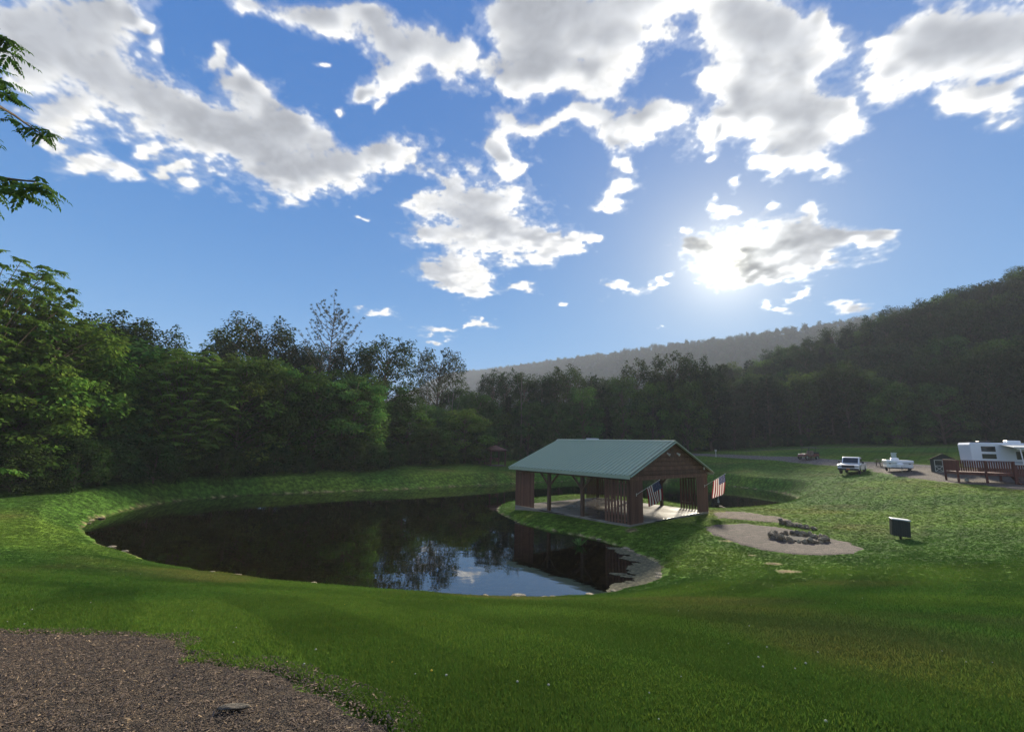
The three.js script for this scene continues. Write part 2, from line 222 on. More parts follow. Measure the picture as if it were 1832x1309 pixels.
function roadStrip(name, pts, width, mat, lift) {
  const c = new THREE.CatmullRomCurve3(pts.map(p => V(p[0], 0, p[1]))), n = Math.max(40, Math.round(c.getLength() / 0.6)), pos = [], uv = [], idx = [], W2 = 12; let len = 0, last = null;
  for (let i = 0; i <= n; i++) { const p = c.getPoint(i / n), t = c.getTangent(i / n), s = V(-t.z, 0, t.x).normalize(); if (last) len += p.distanceTo(last); last = p;
    for (let k = 0; k <= W2; k++) { const u = k / W2 - 0.5, w = (typeof width === 'function' ? width(i / n) : width) * (1 + (vn(i * 0.35, k > W2 / 2 ? 4 : 8) - 0.5) * 0.16), x = p.x + s.x * u * w, z = p.z + s.z * u * w, e = Math.abs(u) > 0.49 ? -0.06 : lift; pos.push(x, groundAt(x, z) + e, z); uv.push(x, z); if (i < n && k < W2) { const a = i * (W2 + 1) + k; idx.push(a, a + 1, a + W2 + 1, a + 1, a + W2 + 2, a + W2 + 1); } } }
  const g = new THREE.BufferGeometry(); g.setAttribute('position', new THREE.Float32BufferAttribute(pos, 3)); g.setAttribute('uv', new THREE.Float32BufferAttribute(uv, 2)); g.setIndex(idx); g.computeVertexNormals(); const a = g.attributes.normal; if (a.getY(20) < 0) { g.setIndex(idx.reverse()); g.computeVertexNormals(); } return structure(name, g, mat);
}
function patch(name, poly, step, lift, mat, rag = 0.25) {
  const xs = poly.map(p => p[0]), zs = poly.map(p => p[1]), x0 = Math.min(...xs) - 0.5, x1 = Math.max(...xs) + 0.5, z0 = Math.min(...zs) - 0.5, z1 = Math.max(...zs) + 0.5, nx = Math.ceil((x1 - x0) / step), nz = Math.ceil((z1 - z0) / step), pos = [], uv = [], idx = [], keep = [];
  for (let j = 0; j <= nz; j++) for (let i = 0; i <= nx; i++) { const x = x0 + i * step, z = z0 + j * step, e = edgeDist(poly, x, z) + (fbm(x * 1.7, z * 1.7, 3) - 0.5) * rag * 2; keep.push(e > -step); pos.push(x, groundAt(x, z) + mix(-0.05, lift, sstep(-step * 0.5, step * 1.5, e)), z); uv.push(x, z); }
  for (let j = 0; j < nz; j++) for (let i = 0; i < nx; i++) { const a = j * (nx + 1) + i, b = a + 1, c = a + nx + 1, d = c + 1; if (keep[a] && keep[b] && keep[c] && keep[d]) idx.push(a, c, b, b, c, d); }
  const g = new THREE.BufferGeometry(); g.setAttribute('position', new THREE.Float32BufferAttribute(pos, 3)); g.setAttribute('uv', new THREE.Float32BufferAttribute(uv, 2)); g.setIndex(idx); g.computeVertexNormals(); return structure(name, g, mat);
}
const grain = noiseTex(512, (u, v) => { const n = 0.62 + 0.75 * (tfbm(u, v, 8, 6) - 0.5) + 0.3 * (tfbm(u + 0.3, v, 64, 2) - 0.5); return [n * 1.02, n, n * 0.92]; }, true);
const gravelT = noiseTex(512, (u, v) => { const n = tfbm(u, v, 96, 2), m = tfbm(u, v, 7, 4), k = 0.5 + 0.75 * (n - 0.5) + 0.45 * (m - 0.5); return [k * 1.06, k, k * 0.95]; }, true);
const gravelB = noiseTex(512, (u, v) => { const n = tfbm(u, v, 96, 2); return [n, n, n]; });
const mat2 = (t, s) => { const c = t.clone(); c.repeat.set(s, s); c.needsUpdate = true; return c; };
const pavDist = (x, z) => { const dx = x - NEAR.x, dz = z - NEAR.z, a = dx * PU.x + dz * PU.z, b = dx * PV.x + dz * PV.z; return Math.max(-a, a - PL, -b, b - PW); };
// lawn colour of a spot: green, yellow-green and thinned, dry areas
function lawnTone(x, z) { const a = fbm(x * 0.11 + 3, z * 0.11 + 8, 4), b = fbm(x * 0.5, z * 0.5 + 40, 3), dry = sstep(0.58, 0.8, fbm(x * 0.21 + 50, z * 0.21, 4)) * 0.6; const y = sstep(0.4, 0.68, a); return [mix(0.055, 0.096, y) * (0.75 + 0.5 * b) * (1 + dry * 0.8), mix(0.122, 0.165, y) * (0.75 + 0.5 * b) * (1 - dry * 0.05), mix(0.021, 0.025, y) * (0.75 + 0.5 * b) * (1 + dry * 0.9)]; }
{
  const rs = [0.01]; for (let r = 0.4; r < 12; r += 0.3) rs.push(r); for (let r = 12; r < 70; r += 0.26) rs.push(r); for (let r = 70; r < 200; r += 0.8 + (r - 70) * 0.012) rs.push(r); for (let r = 200; r < 2600; r *= 1.14) rs.push(r);
  const as = []; for (let a = -58; a < 58; a += 0.4) as.push(a); for (let a = 58; a <= 302.01; a += 4.067) as.push(a);
  const nA = as.length, pos = new Float32Array(nA * rs.length * 3), col = new Float32Array(pos.length), uv = new Float32Array(nA * rs.length * 2), idx = [];
  let o = 0;
  for (let i = 0; i < rs.length; i++) for (let k = 0; k < nA; k++, o++) {
    const a = as[k] * D2R, x = Math.sin(a) * rs[i], z = -Math.cos(a) * rs[i];
    const pd = x > -30 && x < 40 && z < -10 && z > -72 ? pondDist(x, z) : 50;
    pos[o * 3] = x; pos[o * 3 + 1] = groundAt(x, z, pd); pos[o * 3 + 2] = z; uv[o * 2] = x; uv[o * 2 + 1] = z;
    let c = lawnTone(x, z).map(v => v * 0.85);
    const n = fbm(x * 2.2, z * 2.2, 3);
    if (pd < 0) c = [0.055, 0.045, 0.024].map(v => v * (0.45 + 1.1 * n));
    else if (pd < 0.75) { const t = 1 - sstep(0.02, 0.18, pd + (n - 0.42) * 0.8); c = [mix(c[0], 0.21, t), mix(c[1], 0.18, t), mix(c[2], 0.11, t)]; }
    for (const [bx_, bz, br] of bareSpots) { const t = 1 - sstep(0.5, 1.1, Math.hypot(x - bx_, z - bz) / br + (n - 0.5) * 1.6); if (t > 0) c = [mix(c[0], 0.17, t), mix(c[1], 0.14, t), mix(c[2], 0.085, t)]; }
    col[o * 3] = c[0] / 0.3; col[o * 3 + 1] = c[1] / 0.3; col[o * 3 + 2] = c[2] / 0.3;
    if (i < rs.length - 1) { const k2 = (k + 1) % nA, p = i * nA + k, q = i * nA + k2; idx.push(p, q, p + nA, q, q + nA, p + nA); }
  }
  const g = new THREE.BufferGeometry(); g.setAttribute('position', new THREE.BufferAttribute(pos, 3)); g.setAttribute('color', new THREE.BufferAttribute(col, 3)); g.setAttribute('uv', new THREE.BufferAttribute(uv, 2)); g.setIndex(idx); g.computeVertexNormals();
  if (g.attributes.normal.getY(5000) < 0) { g.setIndex(idx.reverse()); g.computeVertexNormals(); }
  const m = new THREE.MeshPhysicalMaterial({ vertexColors: true, roughness: 1, specularIntensity: 0.1, map: mat2(grain, 0.55), bumpMap: mat2(grain, 0.9), bumpScale: 0.03, color: C(0.95, 0.95, 0.95) });
  structure('ground', g, m);
}
// water
{
  const xs = shore.map(p => p[0]), zs = shore.map(p => p[1]), x0 = Math.min(...xs) - 1, x1 = Math.max(...xs) + 1, z0 = Math.min(...zs) - 1, z1 = Math.max(...zs) + 1;
  const s = new THREE.Shape(shore.map(([x, z], i) => { const a = shore[(i + 1) % shore.length], b = shore[(i + shore.length - 1) % shore.length], dx = a[0] - b[0], dz = a[1] - b[1], l = Math.hypot(dx, dz) || 1; const ox = dz / l * 0.4, oz = -dx / l * 0.4, f = pondDist(x + ox, z + oz) > 0 ? 1 : -1; return new THREE.Vector2(x + f * ox, -(z + f * oz)); }));
  const g = new THREE.ShapeGeometry(s); g.rotateX(-Math.PI / 2); g.translate(0, WATER, 0);
  const p = g.attributes.position, uv = g.attributes.uv; for (let i = 0; i < p.count; i++) uv.setXY(i, (p.getX(i) - x0) / (x1 - x0), (p.getZ(i) - z0) / (z1 - z0));
  const R = 1536, fc = atLevel(1165, 874, WATER), fc2 = atLevel(1040, 866, WATER);
  const bump = noiseTex(R, (u, v) => {
    const x = mix(x0, x1, u), z = mix(z0, z1, v); let h = 0.5 + 0.05 * (fbm(x * 0.9, z * 1.6, 3) - 0.5);
    for (const [c, w] of [[fc, 4.5], [fc2, 2.6]]) { const d = Math.hypot(x - c.x, (z - c.z)); h += 0.35 * Math.exp(-d * d / (w * w)) * (fbm(x * 2.2, z * 2.2, 3) - 0.5 + 0.25 * Math.sin(d * 7)); }
    return [h, h, h];
  });
  bump.wrapS = bump.wrapT = THREE.ClampToEdgeWrapping;
  structure('pond_water', g, new THREE.MeshPhysicalMaterial({ color: C(0.3, 0.3, 0.2), roughness: 0.015, transmission: 1, thickness: 0, ior: 2.2, bumpMap: bump, bumpScale: 0.05 }));
}
// gravel, road, mulch
const gravelM = std(C(0.29, 0.25, 0.225), 1, { map: mat2(gravelT, 0.6), bumpMap: mat2(gravelB, 0.6), bumpScale: 0.02 });
const roadM = std(C(0.5, 0.47, 0.45), 1, { map: mat2(gravelT, 0.6), bumpMap: mat2(gravelB, 0.6), bumpScale: 0.02 });
const sandM = std(C(0.4, 0.31, 0.23), 1, { map: mat2(gravelT, 0.5), bumpMap: mat2(gravelB, 0.6), bumpScale: 0.02 });
patch('gravel_pad', padPoly, 0.16, 0.035, gravelM, 0.2);
patch('dirt_path', dirtPoly, 0.2, 0.02, sandM, 0.6);
roadStrip('road', [[1120, 810, 94], [1200, 811, 93], [1290, 815, 88], [1380, 819, 79], [1460, 824, 69], [1540, 829, 61], [1620, 835, 54], [1720, 842, 46.5], [1850, 850, 44], [2050, 860, 41]].map(a => { const p = atDepth(...a); return [p.x, p.z]; }), t => mix(5.2, 6, t), roadM, 0.04);
roadStrip('upper_track', [[1330, 806, 96], [1400, 804, 93], [1500, 803, 88], [1660, 802, 81], [1850, 802, 72]].map(a => { const p = atDepth(...a); return [p.x, p.z]; }), 1.6, sandM, 0.03);
patch('gravel_lot', [[1556, 842], [1562, 832], [1640, 833], [1760, 838], [1900, 845], [1990, 880], [1832, 877], [1760, 868], [1700, 864], [1650, 858], [1600, 852]].map(a => { const p = hit(a[0], a[1]); return [p.x, p.z]; }), 0.4, 0.045, gravelM, 0.5);
const soilM = std(C(0.15, 0.105, 0.072), 1, { map: mat2(grain, 1.3), bumpMap: mat2(gravelB, 1.4), bumpScale: 0.02 });
patch('mulch_bed', mulchPoly, 0.1, 0.03, soilM, 0.12);
console.log('terrain done', Date.now() - T0);

// ------------------------------------------------------------------ trees
const leafM = new THREE.MeshPhysicalMaterial({ vertexColors: true, roughness: 1, transmission: 0.3, thickness: 0, specularIntensity: 0.05 });
const barkT = noiseTex(256, (u, v) => { const n = 0.35 + 0.6 * tfbm(u, v * 0.25, 24, 4); return [n, n * 0.96, n * 0.9]; }, true);
const barkM = std(C(0.3, 0.25, 0.2), 1, { map: barkT }), paleBarkM = std(C(0.36, 0.33, 0.3), 1, { map: barkT });
const tints = [[1, 1, 1], [0.72, 0.78, 0.7], [1.3, 1.2, 0.9], [0.9, 1.06, 1.1], [1.12, 0.96, 0.85]].map(c => { const m = leafM.clone(); m.color = C(...c); return m; });
class Leaves {
  constructor(seed) { this.p = []; this.n = []; this.c = []; this.i = []; this.r = rng(seed); }
  // one leaf: a diamond folded along its midrib
  leaf(b, dir, nor, len, wid, col) {
    const s = V().crossVectors(dir, nor).normalize(), up = V().crossVectors(s, dir).normalize(), k = this.p.length / 3;
    const mid = b.clone().addScaledVector(dir, len * 0.48), tip = b.clone().addScaledVector(dir, len).addScaledVector(up, -len * 0.12);
    const l = mid.clone().addScaledVector(s, wid / 2).addScaledVector(up, wid * 0.14), q = mid.clone().addScaledVector(s, -wid / 2).addScaledVector(up, wid * 0.14);
    for (const v of [b, l, tip, q]) this.p.push(v.x, v.y, v.z);
    for (const [w, e] of [[up, 0], [up, -0.35], [up, 0], [up, 0.35]]) { const m = w.clone().addScaledVector(s, e).normalize(); this.n.push(m.x, m.y, m.z); }
    for (let a = 0; a < 4; a++) this.c.push(col[0], col[1], col[2]);
    this.i.push(k, k + 1, k + 2, k, k + 2, k + 3);
  }
  tone(base, spread = 0.35, warm = 0) { const v = 1 + (this.r() - 0.5) * spread * 2, w = (this.r() - 0.3) * 0.25 + warm; return [base[0] * v * (1 + w), base[1] * v, base[2] * v]; }
  // a lump of leaves round c
  clump(c, rx, ry, count, size, base, droop = 0.3) {
    const r = this.r, cl = this.tone(base, 0.4, (r() - 0.5) * 0.25);
    for (let a = 0; a < count; a++) {
      const u = r() * 2 - 1, f = r() * 6.2832, s = Math.sqrt(1 - u * u), o = V(s * Math.cos(f), u, s * Math.sin(f)), q = Math.pow(r(), 0.45) * (0.8 + 0.35 * r());
      const b = V(c.x + o.x * rx * q, c.y + o.y * ry * q, c.z + o.z * rx * q);
      const dir = V(o.x + (r() - 0.5) * 1.4, o.y * 0.4 - droop + (r() - 0.5) * 0.9, o.z + (r() - 0.5) * 1.4).normalize(), nor = V((r() - 0.5) * 1.3 + o.x * 0.5, 0.9, (r() - 0.5) * 1.3 + o.z * 0.5).normalize();
      const l = size * (0.7 + 0.6 * r()); this.leaf(b, dir, nor, l, l * (0.55 + 0.2 * r()), this.tone(cl, 0.25));
    }
  }
  // a compound leaf with pairs of leaflets, arching down
  pinnate(b, dir, len, pairs, lw, base) {
    const r = this.r, d = dir.clone(), p = b.clone(), st = len / pairs, col = this.tone(base, 0.2);
    for (let a = 0; a < pairs; a++) {
      d.y -= 0.8 / pairs; d.normalize(); p.addScaledVector(d, st);
      const s = V().crossVectors(d, V(0, 1, 0)).normalize(), ll = lw * Math.sin(Math.PI * (0.22 + 0.68 * (a + 0.5) / pairs)) * (0.85 + 0.3 * r());
      for (const e of [-1, 1]) { const q = s.clone().multiplyScalar(e).addScaledVector(d, 0.45); q.y -= 0.3 + 0.9 * r(); q.normalize(); this.leaf(p, q, V(d.x * 0.9 + (r() - 0.5) * 1.3, 0.75, d.z * 0.9 + (r() - 0.5) * 1.3).normalize(), ll, ll * 0.52, this.tone(col, 0.15)); }
    }
    this.leaf(p, d, V(0, 1, 0.01).normalize(), lw, lw * 0.36, col);
  }
  spray(c, n, len, pairs, lw, base, out = null) { const r = this.r; for (let a = 0; a < n; a++) { const f = (a + r() * 0.7) / n * 6.2832, e = -0.25 + r() * 1.0, d = V(Math.cos(f), e, Math.sin(f)); if (out) d.addScaledVector(out, 0.7); d.normalize(); this.pinnate(c, d, len * (0.75 + 0.5 * r()), pairs, lw, base); } }
  build() { const g = new THREE.BufferGeometry(); g.setAttribute('position', new THREE.Float32BufferAttribute(this.p, 3)); g.setAttribute('normal', new THREE.Float32BufferAttribute(this.n, 3)); g.setAttribute('color', new THREE.Float32BufferAttribute(this.c, 3)); g.setIndex(this.i); return g; }
}
function limb(pts, r0, r1, seg = 6, rings = 6) { // a tapered, bent tube
  const c = new THREE.CatmullRomCurve3(pts), pos = [], uv = [], idx = [];
  for (let i = 0; i <= rings; i++) { const p = c.getPoint(i / rings), t = c.getTangent(i / rings), a = V(t.y, -t.x, 0.3).cross(t).normalize(), b = V().crossVectors(t, a).normalize(), r = mix(r0, r1, Math.pow(i / rings, 0.8)); for (let k = 0; k <= seg; k++) { const f = k / seg * 6.2832; pos.push(p.x + (a.x * Math.cos(f) + b.x * Math.sin(f)) * r, p.y + (a.y * Math.cos(f) + b.y * Math.sin(f)) * r, p.z + (a.z * Math.cos(f) + b.z * Math.sin(f)) * r); uv.push(k / seg, i / rings * 4); if (i < rings && k < seg) { const q = i * (seg + 1) + k; idx.push(q, q + seg + 1, q + 1, q + 1, q + seg + 1, q + seg + 2); } } }
  const g = new THREE.BufferGeometry(); g.setAttribute('position', new THREE.Float32BufferAttribute(pos, 3)); g.setAttribute('uv', new THREE.Float32BufferAttribute(uv, 2)); g.setIndex(idx); g.computeVertexNormals(); return g.toNonIndexed();
}
// kinds are built 10 m tall and scaled; every copy is a thing of its own
const kinds = {};
function kind(key, name, build) { const wood = [], L = new Leaves(build.seed); build.make(wood, L, rng(build.seed + 5)); kinds[key] = { name, wood: mergeGeometries(wood), leaves: L.build(), bark: build.bark || barkM, used: null }; }
function broad(key, name, o) {
  kind(key, name, { seed: o.seed, bark: o.bark, make: (wood, L, r) => {
    const lean = V((r() - 0.5) * 0.8, 0, (r() - 0.5) * 0.8), top = V(lean.x, o.top || 8.6, lean.z), trunk = [V(0, -0.3, 0), V(lean.x * 0.2 + (r() - 0.5) * 0.3, 3, lean.z * 0.3), V(lean.x * 0.6 + (r() - 0.5) * 0.3, 6, lean.z * 0.6), top];
    wood.push(limb(trunk, 0.2, 0.035, 7, 10)); const tc = new THREE.CatmullRomCurve3(trunk);
    for (let k = 0; k < o.clumps; k++) {
      const t = (k + r()) / o.clumps, f = k * 2.39996 + r() * 0.7, y = mix(o.low, 9.7, Math.pow(t, 0.85)), e = o.shape((y - o.low) / (10 - o.low)), q = o.rx * e * (0.45 + 0.62 * Math.sqrt(r()));
      const c = V(Math.cos(f) * q + lean.x * y / 10, y + (r() - 0.5) * 0.6, Math.sin(f) * q + lean.z * y / 10), s = o.clump * (0.65 + 0.7 * r());
      const b = tc.getPoint(clamp((y - 0.9 - q * 0.35) / 9, 0.12, 0.93)); wood.push(limb([b, b.clone().lerp(c, 0.55).add(V(0, 0.15 + 0.1 * q, 0)), c], 0.055, 0.012, 4, 3));
      L.clump(c, s, s * (o.flat || 0.72), Math.round(o.leaves * s * s / (o.clump * o.clump)), o.size, o.col, o.droop ?? 0.3);
      if (o.twigs) for (let a = 0; a < 3; a++) { const d = V(r() - 0.5, 0.3 + r() * 0.6, r() - 0.5).normalize(), e2 = c.clone().addScaledVector(d, s * 1.25); wood.push(limb([c, c.clone().lerp(e2, 0.5), e2], 0.012, 0.004, 3, 2)); L.clump(e2, s * 0.3, s * 0.28, Math.round(o.leaves * 0.09), o.size, o.col, 0.2); }
    }
  } });
}
const roundC = t => Math.sqrt(Math.max(0.02, 1 - Math.pow((t - 0.42) / 0.62, 2))), tallC = t => 0.55 + 0.5 * Math.sin(Math.PI * (0.12 + 0.8 * t)), wideTop = t => 0.45 + 0.62 * Math.sin(Math.PI * clamp(0.1 + t * 0.82));
broad('maple', 'maple_tree', { seed: 11, low: 0.9, rx: 3.0, clumps: 50, clump: 0.86, leaves: 150, size: 0.28, col: [0.07, 0.148, 0.028], shape: roundC });
broad('locust', 'locust_tree', { seed: 23, low: 1.2, rx: 2.7, clumps: 52, clump: 0.76, leaves: 165, size: 0.23, col: [0.092, 0.185, 0.033], shape: tallC, droop: 0.75, flat: 0.6 });
broad('thicket', 'thicket_tree', { seed: 31, low: 0.35, rx: 3.5, clumps: 54, clump: 0.9, leaves: 150, size: 0.3, col: [0.058, 0.128, 0.024], shape: t => Math.sqrt(Math.max(0.03, 1 - Math.pow(t * 0.98, 2.4))), droop: 0.5 });
broad('oak', 'oak_tree', { seed: 47, low: 3.6, rx: 2.5, clumps: 44, clump: 0.66, leaves: 120, size: 0.2, col: [0.03, 0.06, 0.016], shape: wideTop, twigs: true, droop: 0.15 });
broad('tulip', 'poplar_tree', { seed: 59, low: 2.8, rx: 1.9, clumps: 40, clump: 0.66, leaves: 130, size: 0.2, col: [0.027, 0.056, 0.015], shape: tallC, twigs: true, droop: 0.2 });
broad('hickory', 'hickory_tree', { seed: 67, low: 1.0, rx: 2.4, clumps: 50, clump: 0.85, leaves: 150, size: 0.24, col: [0.025, 0.056, 0.016], shape: tallC, droop: 0.3, twigs: true });
broad('shrub', 'understory_shrub', { seed: 71, low: 0.8, rx: 5.6, clumps: 40, clump: 1.7, leaves: 170, size: 0.5, col: [0.035, 0.08, 0.018], shape: t => Math.sqrt(Math.max(0.05, 1 - t * t)), droop: 0.3, top: 6 });
// trees with long compound leaves in star-like sprays
function sumac(key, name, o) {
  kind(key, name, { seed: o.seed, bark: o.bark, make: (wood, L, r) => {
    const f0 = r() * 6, trunk = [V(0, -0.3, 0), V(0.1, 2, 0.1), V(-0.2, 4.4, 0.15), V(0.15, 8.4, 0)]; wood.push(limb(trunk, 0.17, 0.04, 7, 9)); const tc = new THREE.CatmullRomCurve3(trunk);
    for (let k = 0; k < o.tips; k++) {
      const t = (k + r()) / o.tips, f = f0 + k * 2.39996, y = mix(o.low, 9.5, t), e = o.shape(t), q = o.rx * e * (0.4 + 0.65 * Math.sqrt(r())), c = V(Math.cos(f) * q, y, Math.sin(f) * q), b = tc.getPoint(clamp((y - 1 - q * 0.5) / 8.8, 0.15, 0.95));
      wood.push(limb([b, b.clone().lerp(c, 0.6).add(V(0, 0.1, 0)), c], 0.035, 0.01, 4, 3));
      L.spray(c, o.n, o.len, o.pairs, o.lw, o.col, V(Math.cos(f) * 0.5, 0.1, Math.sin(f) * 0.5));
      for (let a = 0; a < 2; a++) L.spray(b.clone().lerp(c, 0.55 + 0.3 * r()).add(V((r() - 0.5) * 0.8, 0.1 - 0.5 * a, (r() - 0.5) * 0.8)), 5, o.len, o.pairs, o.lw, o.col);
    }
  } });
}
sumac('heaven', 'sumac_tree', { seed: 83, low: 2.2, rx: 3.0, tips: 170, n: 8, len: 0.42, pairs: 4, lw: 0.24, col: [0.08, 0.16, 0.036], shape: roundC, bark: paleBarkM });
sumac('walnut', 'walnut_tree', { seed: 97, low: 1.8, rx: 3.1, tips: 230, n: 7, len: 0.36, pairs: 5, lw: 0.18, col: [0.066, 0.135, 0.026], shape: tallC });
// needle trees: whorled, upswept boughs with tufts
function conifer(key, name, o) {
  kind(key, name, { seed: o.seed, make: (wood, L, r) => {
    wood.push(limb([V(0, -0.3, 0), V(0.06, 3.5, 0.04), V(-0.05, 7, 0), V(0, 9.8, 0)], 0.15, 0.02, 7, 8));
    for (let k = 0; k < o.boughs; k++) {
      const t = (k + r() * 0.8) / o.boughs, y = mix(o.low, 9.6, t), f = k * 2.39996 + r(), len = o.rx * o.shape(t) * (0.6 + 0.6 * r()), up = o.up * (0.6 + 0.7 * r()), d = V(Math.cos(f), 0, Math.sin(f));
      const b = V(0, y, 0), e = V(d.x * len, y + len * up, d.z * len), m = b.clone().lerp(e, 0.55).add(V(0, -len * 0.12 * Math.sign(up), 0)); wood.push(limb([b, m, e], 0.035, 0.008, 4, 4)); const cc = new THREE.CatmullRomCurve3([b, m, e]);
      for (let a = 0; a < o.tufts; a++) { const s = mix(o.from, 1, (a + r()) / o.tufts), p = cc.getPoint(s); const sd = V(-d.z, 0.2, d.x).multiplyScalar((r() - 0.5) * len * 0.6 * (1.1 - s * 0.5)).add(V(0, r() * 0.2, 0)).add(p); if (o.bare) wood.push(limb([p, p.clone().lerp(sd, 0.5).add(V(0, 0.05, 0)), sd], 0.012, 0.004, 3, 2));
        const cl = L.tone(o.col, 0.25); for (let q = 0; q < o.needles; q++) { const g = V(d.x * 0.6 + (r() - 0.5) * 1.6, o.nup + (r() - 0.4) * 1.1, d.z * 0.6 + (r() - 0.5) * 1.6).normalize(); L.leaf(sd.clone().add(V((r() - 0.5) * 0.12, (r() - 0.5) * 0.06, (r() - 0.5) * 0.12)), g, V(r() - 0.5, 1, r() - 0.5).normalize(), o.nl * (0.7 + 0.6 * r()), o.nw, L.tone(cl, 0.2)); } }
    }
  } });
}
conifer('lone', 'lone_pine', { seed: 103, low: 3.4, boughs: 62, rx: 2.3, up: 0.75, shape: t => 0.4 + 0.75 * Math.sin(Math.PI * clamp(0.12 + t * 0.8)), tufts: 7, from: 0.4, needles: 16, nl: 0.19, nw: 0.03, nup: 0.5, bare: true, col: [0.045, 0.065, 0.035] });
conifer('hemlock', 'hemlock_tree', { seed: 109, low: 0.8, boughs: 92, rx: 2.3, up: -0.12, shape: t => 1.05 - 0.95 * t, tufts: 9, from: 0.15, needles: 9, nl: 0.3, nw: 0.09, nup: -0.1, col: [0.018, 0.036, 0.015] });
conifer('whitepine', 'white_pine', { seed: 113, low: 2.6, boughs: 74, rx: 2.5, up: 0.22, shape: t => 1.0 - 0.72 * t, tufts: 8, from: 0.3, needles: 11, nl: 0.26, nw: 0.06, nup: 0.35, col: [0.022, 0.044, 0.018] });
console.log('kinds', Object.values(kinds).map(k => k.name + ' ' + k.leaves.index.count / 3).join(', '));
function plantAt(key, x, z, height, turn, wide, label, group) {
  const k = kinds[key], y = groundAt(x, z), s = height / 10.6, sc = V(s * wide, s, s * wide), pos = V(x, y - 0.05, z);
  const g = new THREE.Group(); g.name = numbered(k.name); g.position.copy(pos); g.rotation.y = turn; g.scale.copy(sc); scene.add(g);
  part('trunk', k.wood, k.bark, g); part('crown', k.leaves, tints[taken.get(k.name) * 7 % 5], g); tag(g, label, k.name === 'understory_shrub' ? 'shrub' : 'tree', group); return g;
}
const zoneLabel = {
  bank: { maple: 'full rounded green tree on the grassy bank by the pond', locust: 'drooping fine-leaved green tree on the bank by the pond', thicket: 'bushy green tree with foliage to the ground by the pond', heaven: 'tree with star-like leaf sprays and pale trunk by the pond', walnut: 'light green feathery-leaved tree on the bank by the pond', shrub: 'low leafy shrub under the trees by the pond', hickory: 'dark upright tree among the feathery trees by the pond', oak: 'dark open-crowned tree among the feathery trees by the pond', tulip: 'slim tree among the feathery trees by the pond' },
  back: { maple: 'rounded tree in the wood behind the pond', thicket: 'bushy tree in the wood behind the pond', oak: 'tall dark oak with open crown in the wood behind the pond', tulip: 'slim tall poplar in the wood behind the pond', hickory: 'dark upright hickory in the wood behind the pond', hemlock: 'dark hemlock in the wood behind the pond', whitepine: 'layered pine in the wood behind the pond', shrub: 'low shrub at the foot of the wood behind the pond', locust: 'fine-leaved tree in the wood behind the pond' },
  hill: { maple: 'rounded tree on the shaded wooded hillside', thicket: 'bushy tree on the shaded wooded hillside', oak: 'open-crowned oak on the shaded wooded hillside', tulip: 'slim poplar on the shaded wooded hillside', hickory: 'dark upright hickory on the shaded wooded hillside', hemlock: 'dark hemlock on the shaded wooded hillside', whitepine: 'layered pine on the shaded wooded hillside', shrub: 'low shrub at the foot of the wooded hillside', locust: 'fine-leaved tree on the shaded wooded hillside' },
};
const zoneGroup = { bank: ' on the bank by the pond', back: ' in the wood behind the pond', hill: ' on the wooded hillside' };
const tr = rng(501);
function treeTo(key, px, topPy, z, zone, wide = 1, turn = null) { if (zone === 'bank') z = z * 1.06 + 2; const p = atDepth(px, topPy, z), y = groundAt(p.x, p.z), h = Math.max(2, p.y - y); return plantAt(key, p.x, p.z, h, turn ?? tr() * 6.28, wide * clamp(11 / h, 0.8, 1.6), zoneLabel[zone][key], kinds[key].name.replace(/_/g, ' ') + 's' + zoneGroup[zone]); }
// bank trees
for (const a of [['walnut', 5, 418, 24, 1.2], ['maple', 118, 535, 27, 1.15], ['walnut', -110, 470, 21.5, 1.2], ['hickory', 215, 552, 36, 1.1], ['oak', 270, 570, 39, 1.2], ['locust', 60, 640, 25, 1.1], ['heaven', 350, 603, 35, 1.25], ['maple', 440, 628, 39, 1.2], ['locust', 300, 625, 40, 1.1], ['locust', 515, 640, 43, 1.1], ['maple', 575, 665, 45, 1.15], ['maple', 480, 640, 46, 1.2], ['locust', 640, 668, 48, 1.2], ['maple', 605, 660, 52, 1.1], ['locust', 690, 675, 59, 1.15], ['thicket', 735, 724, 60, 1.25], ['thicket', 775, 760, 56, 1.1], ['maple', 835, 730, 62, 1.2], ['thicket', 860, 765, 63, 0.9], ['thicket', 205, 700, 31, 0.9], ['thicket', 262, 735, 34, 0.8], ['thicket', 400, 740, 40, 0.8], ['thicket', 610, 745, 48, 0.9], ['locust', 170, 640, 30, 1]]) treeTo(a[0], a[1], a[2], a[3], 'bank', a[4]);
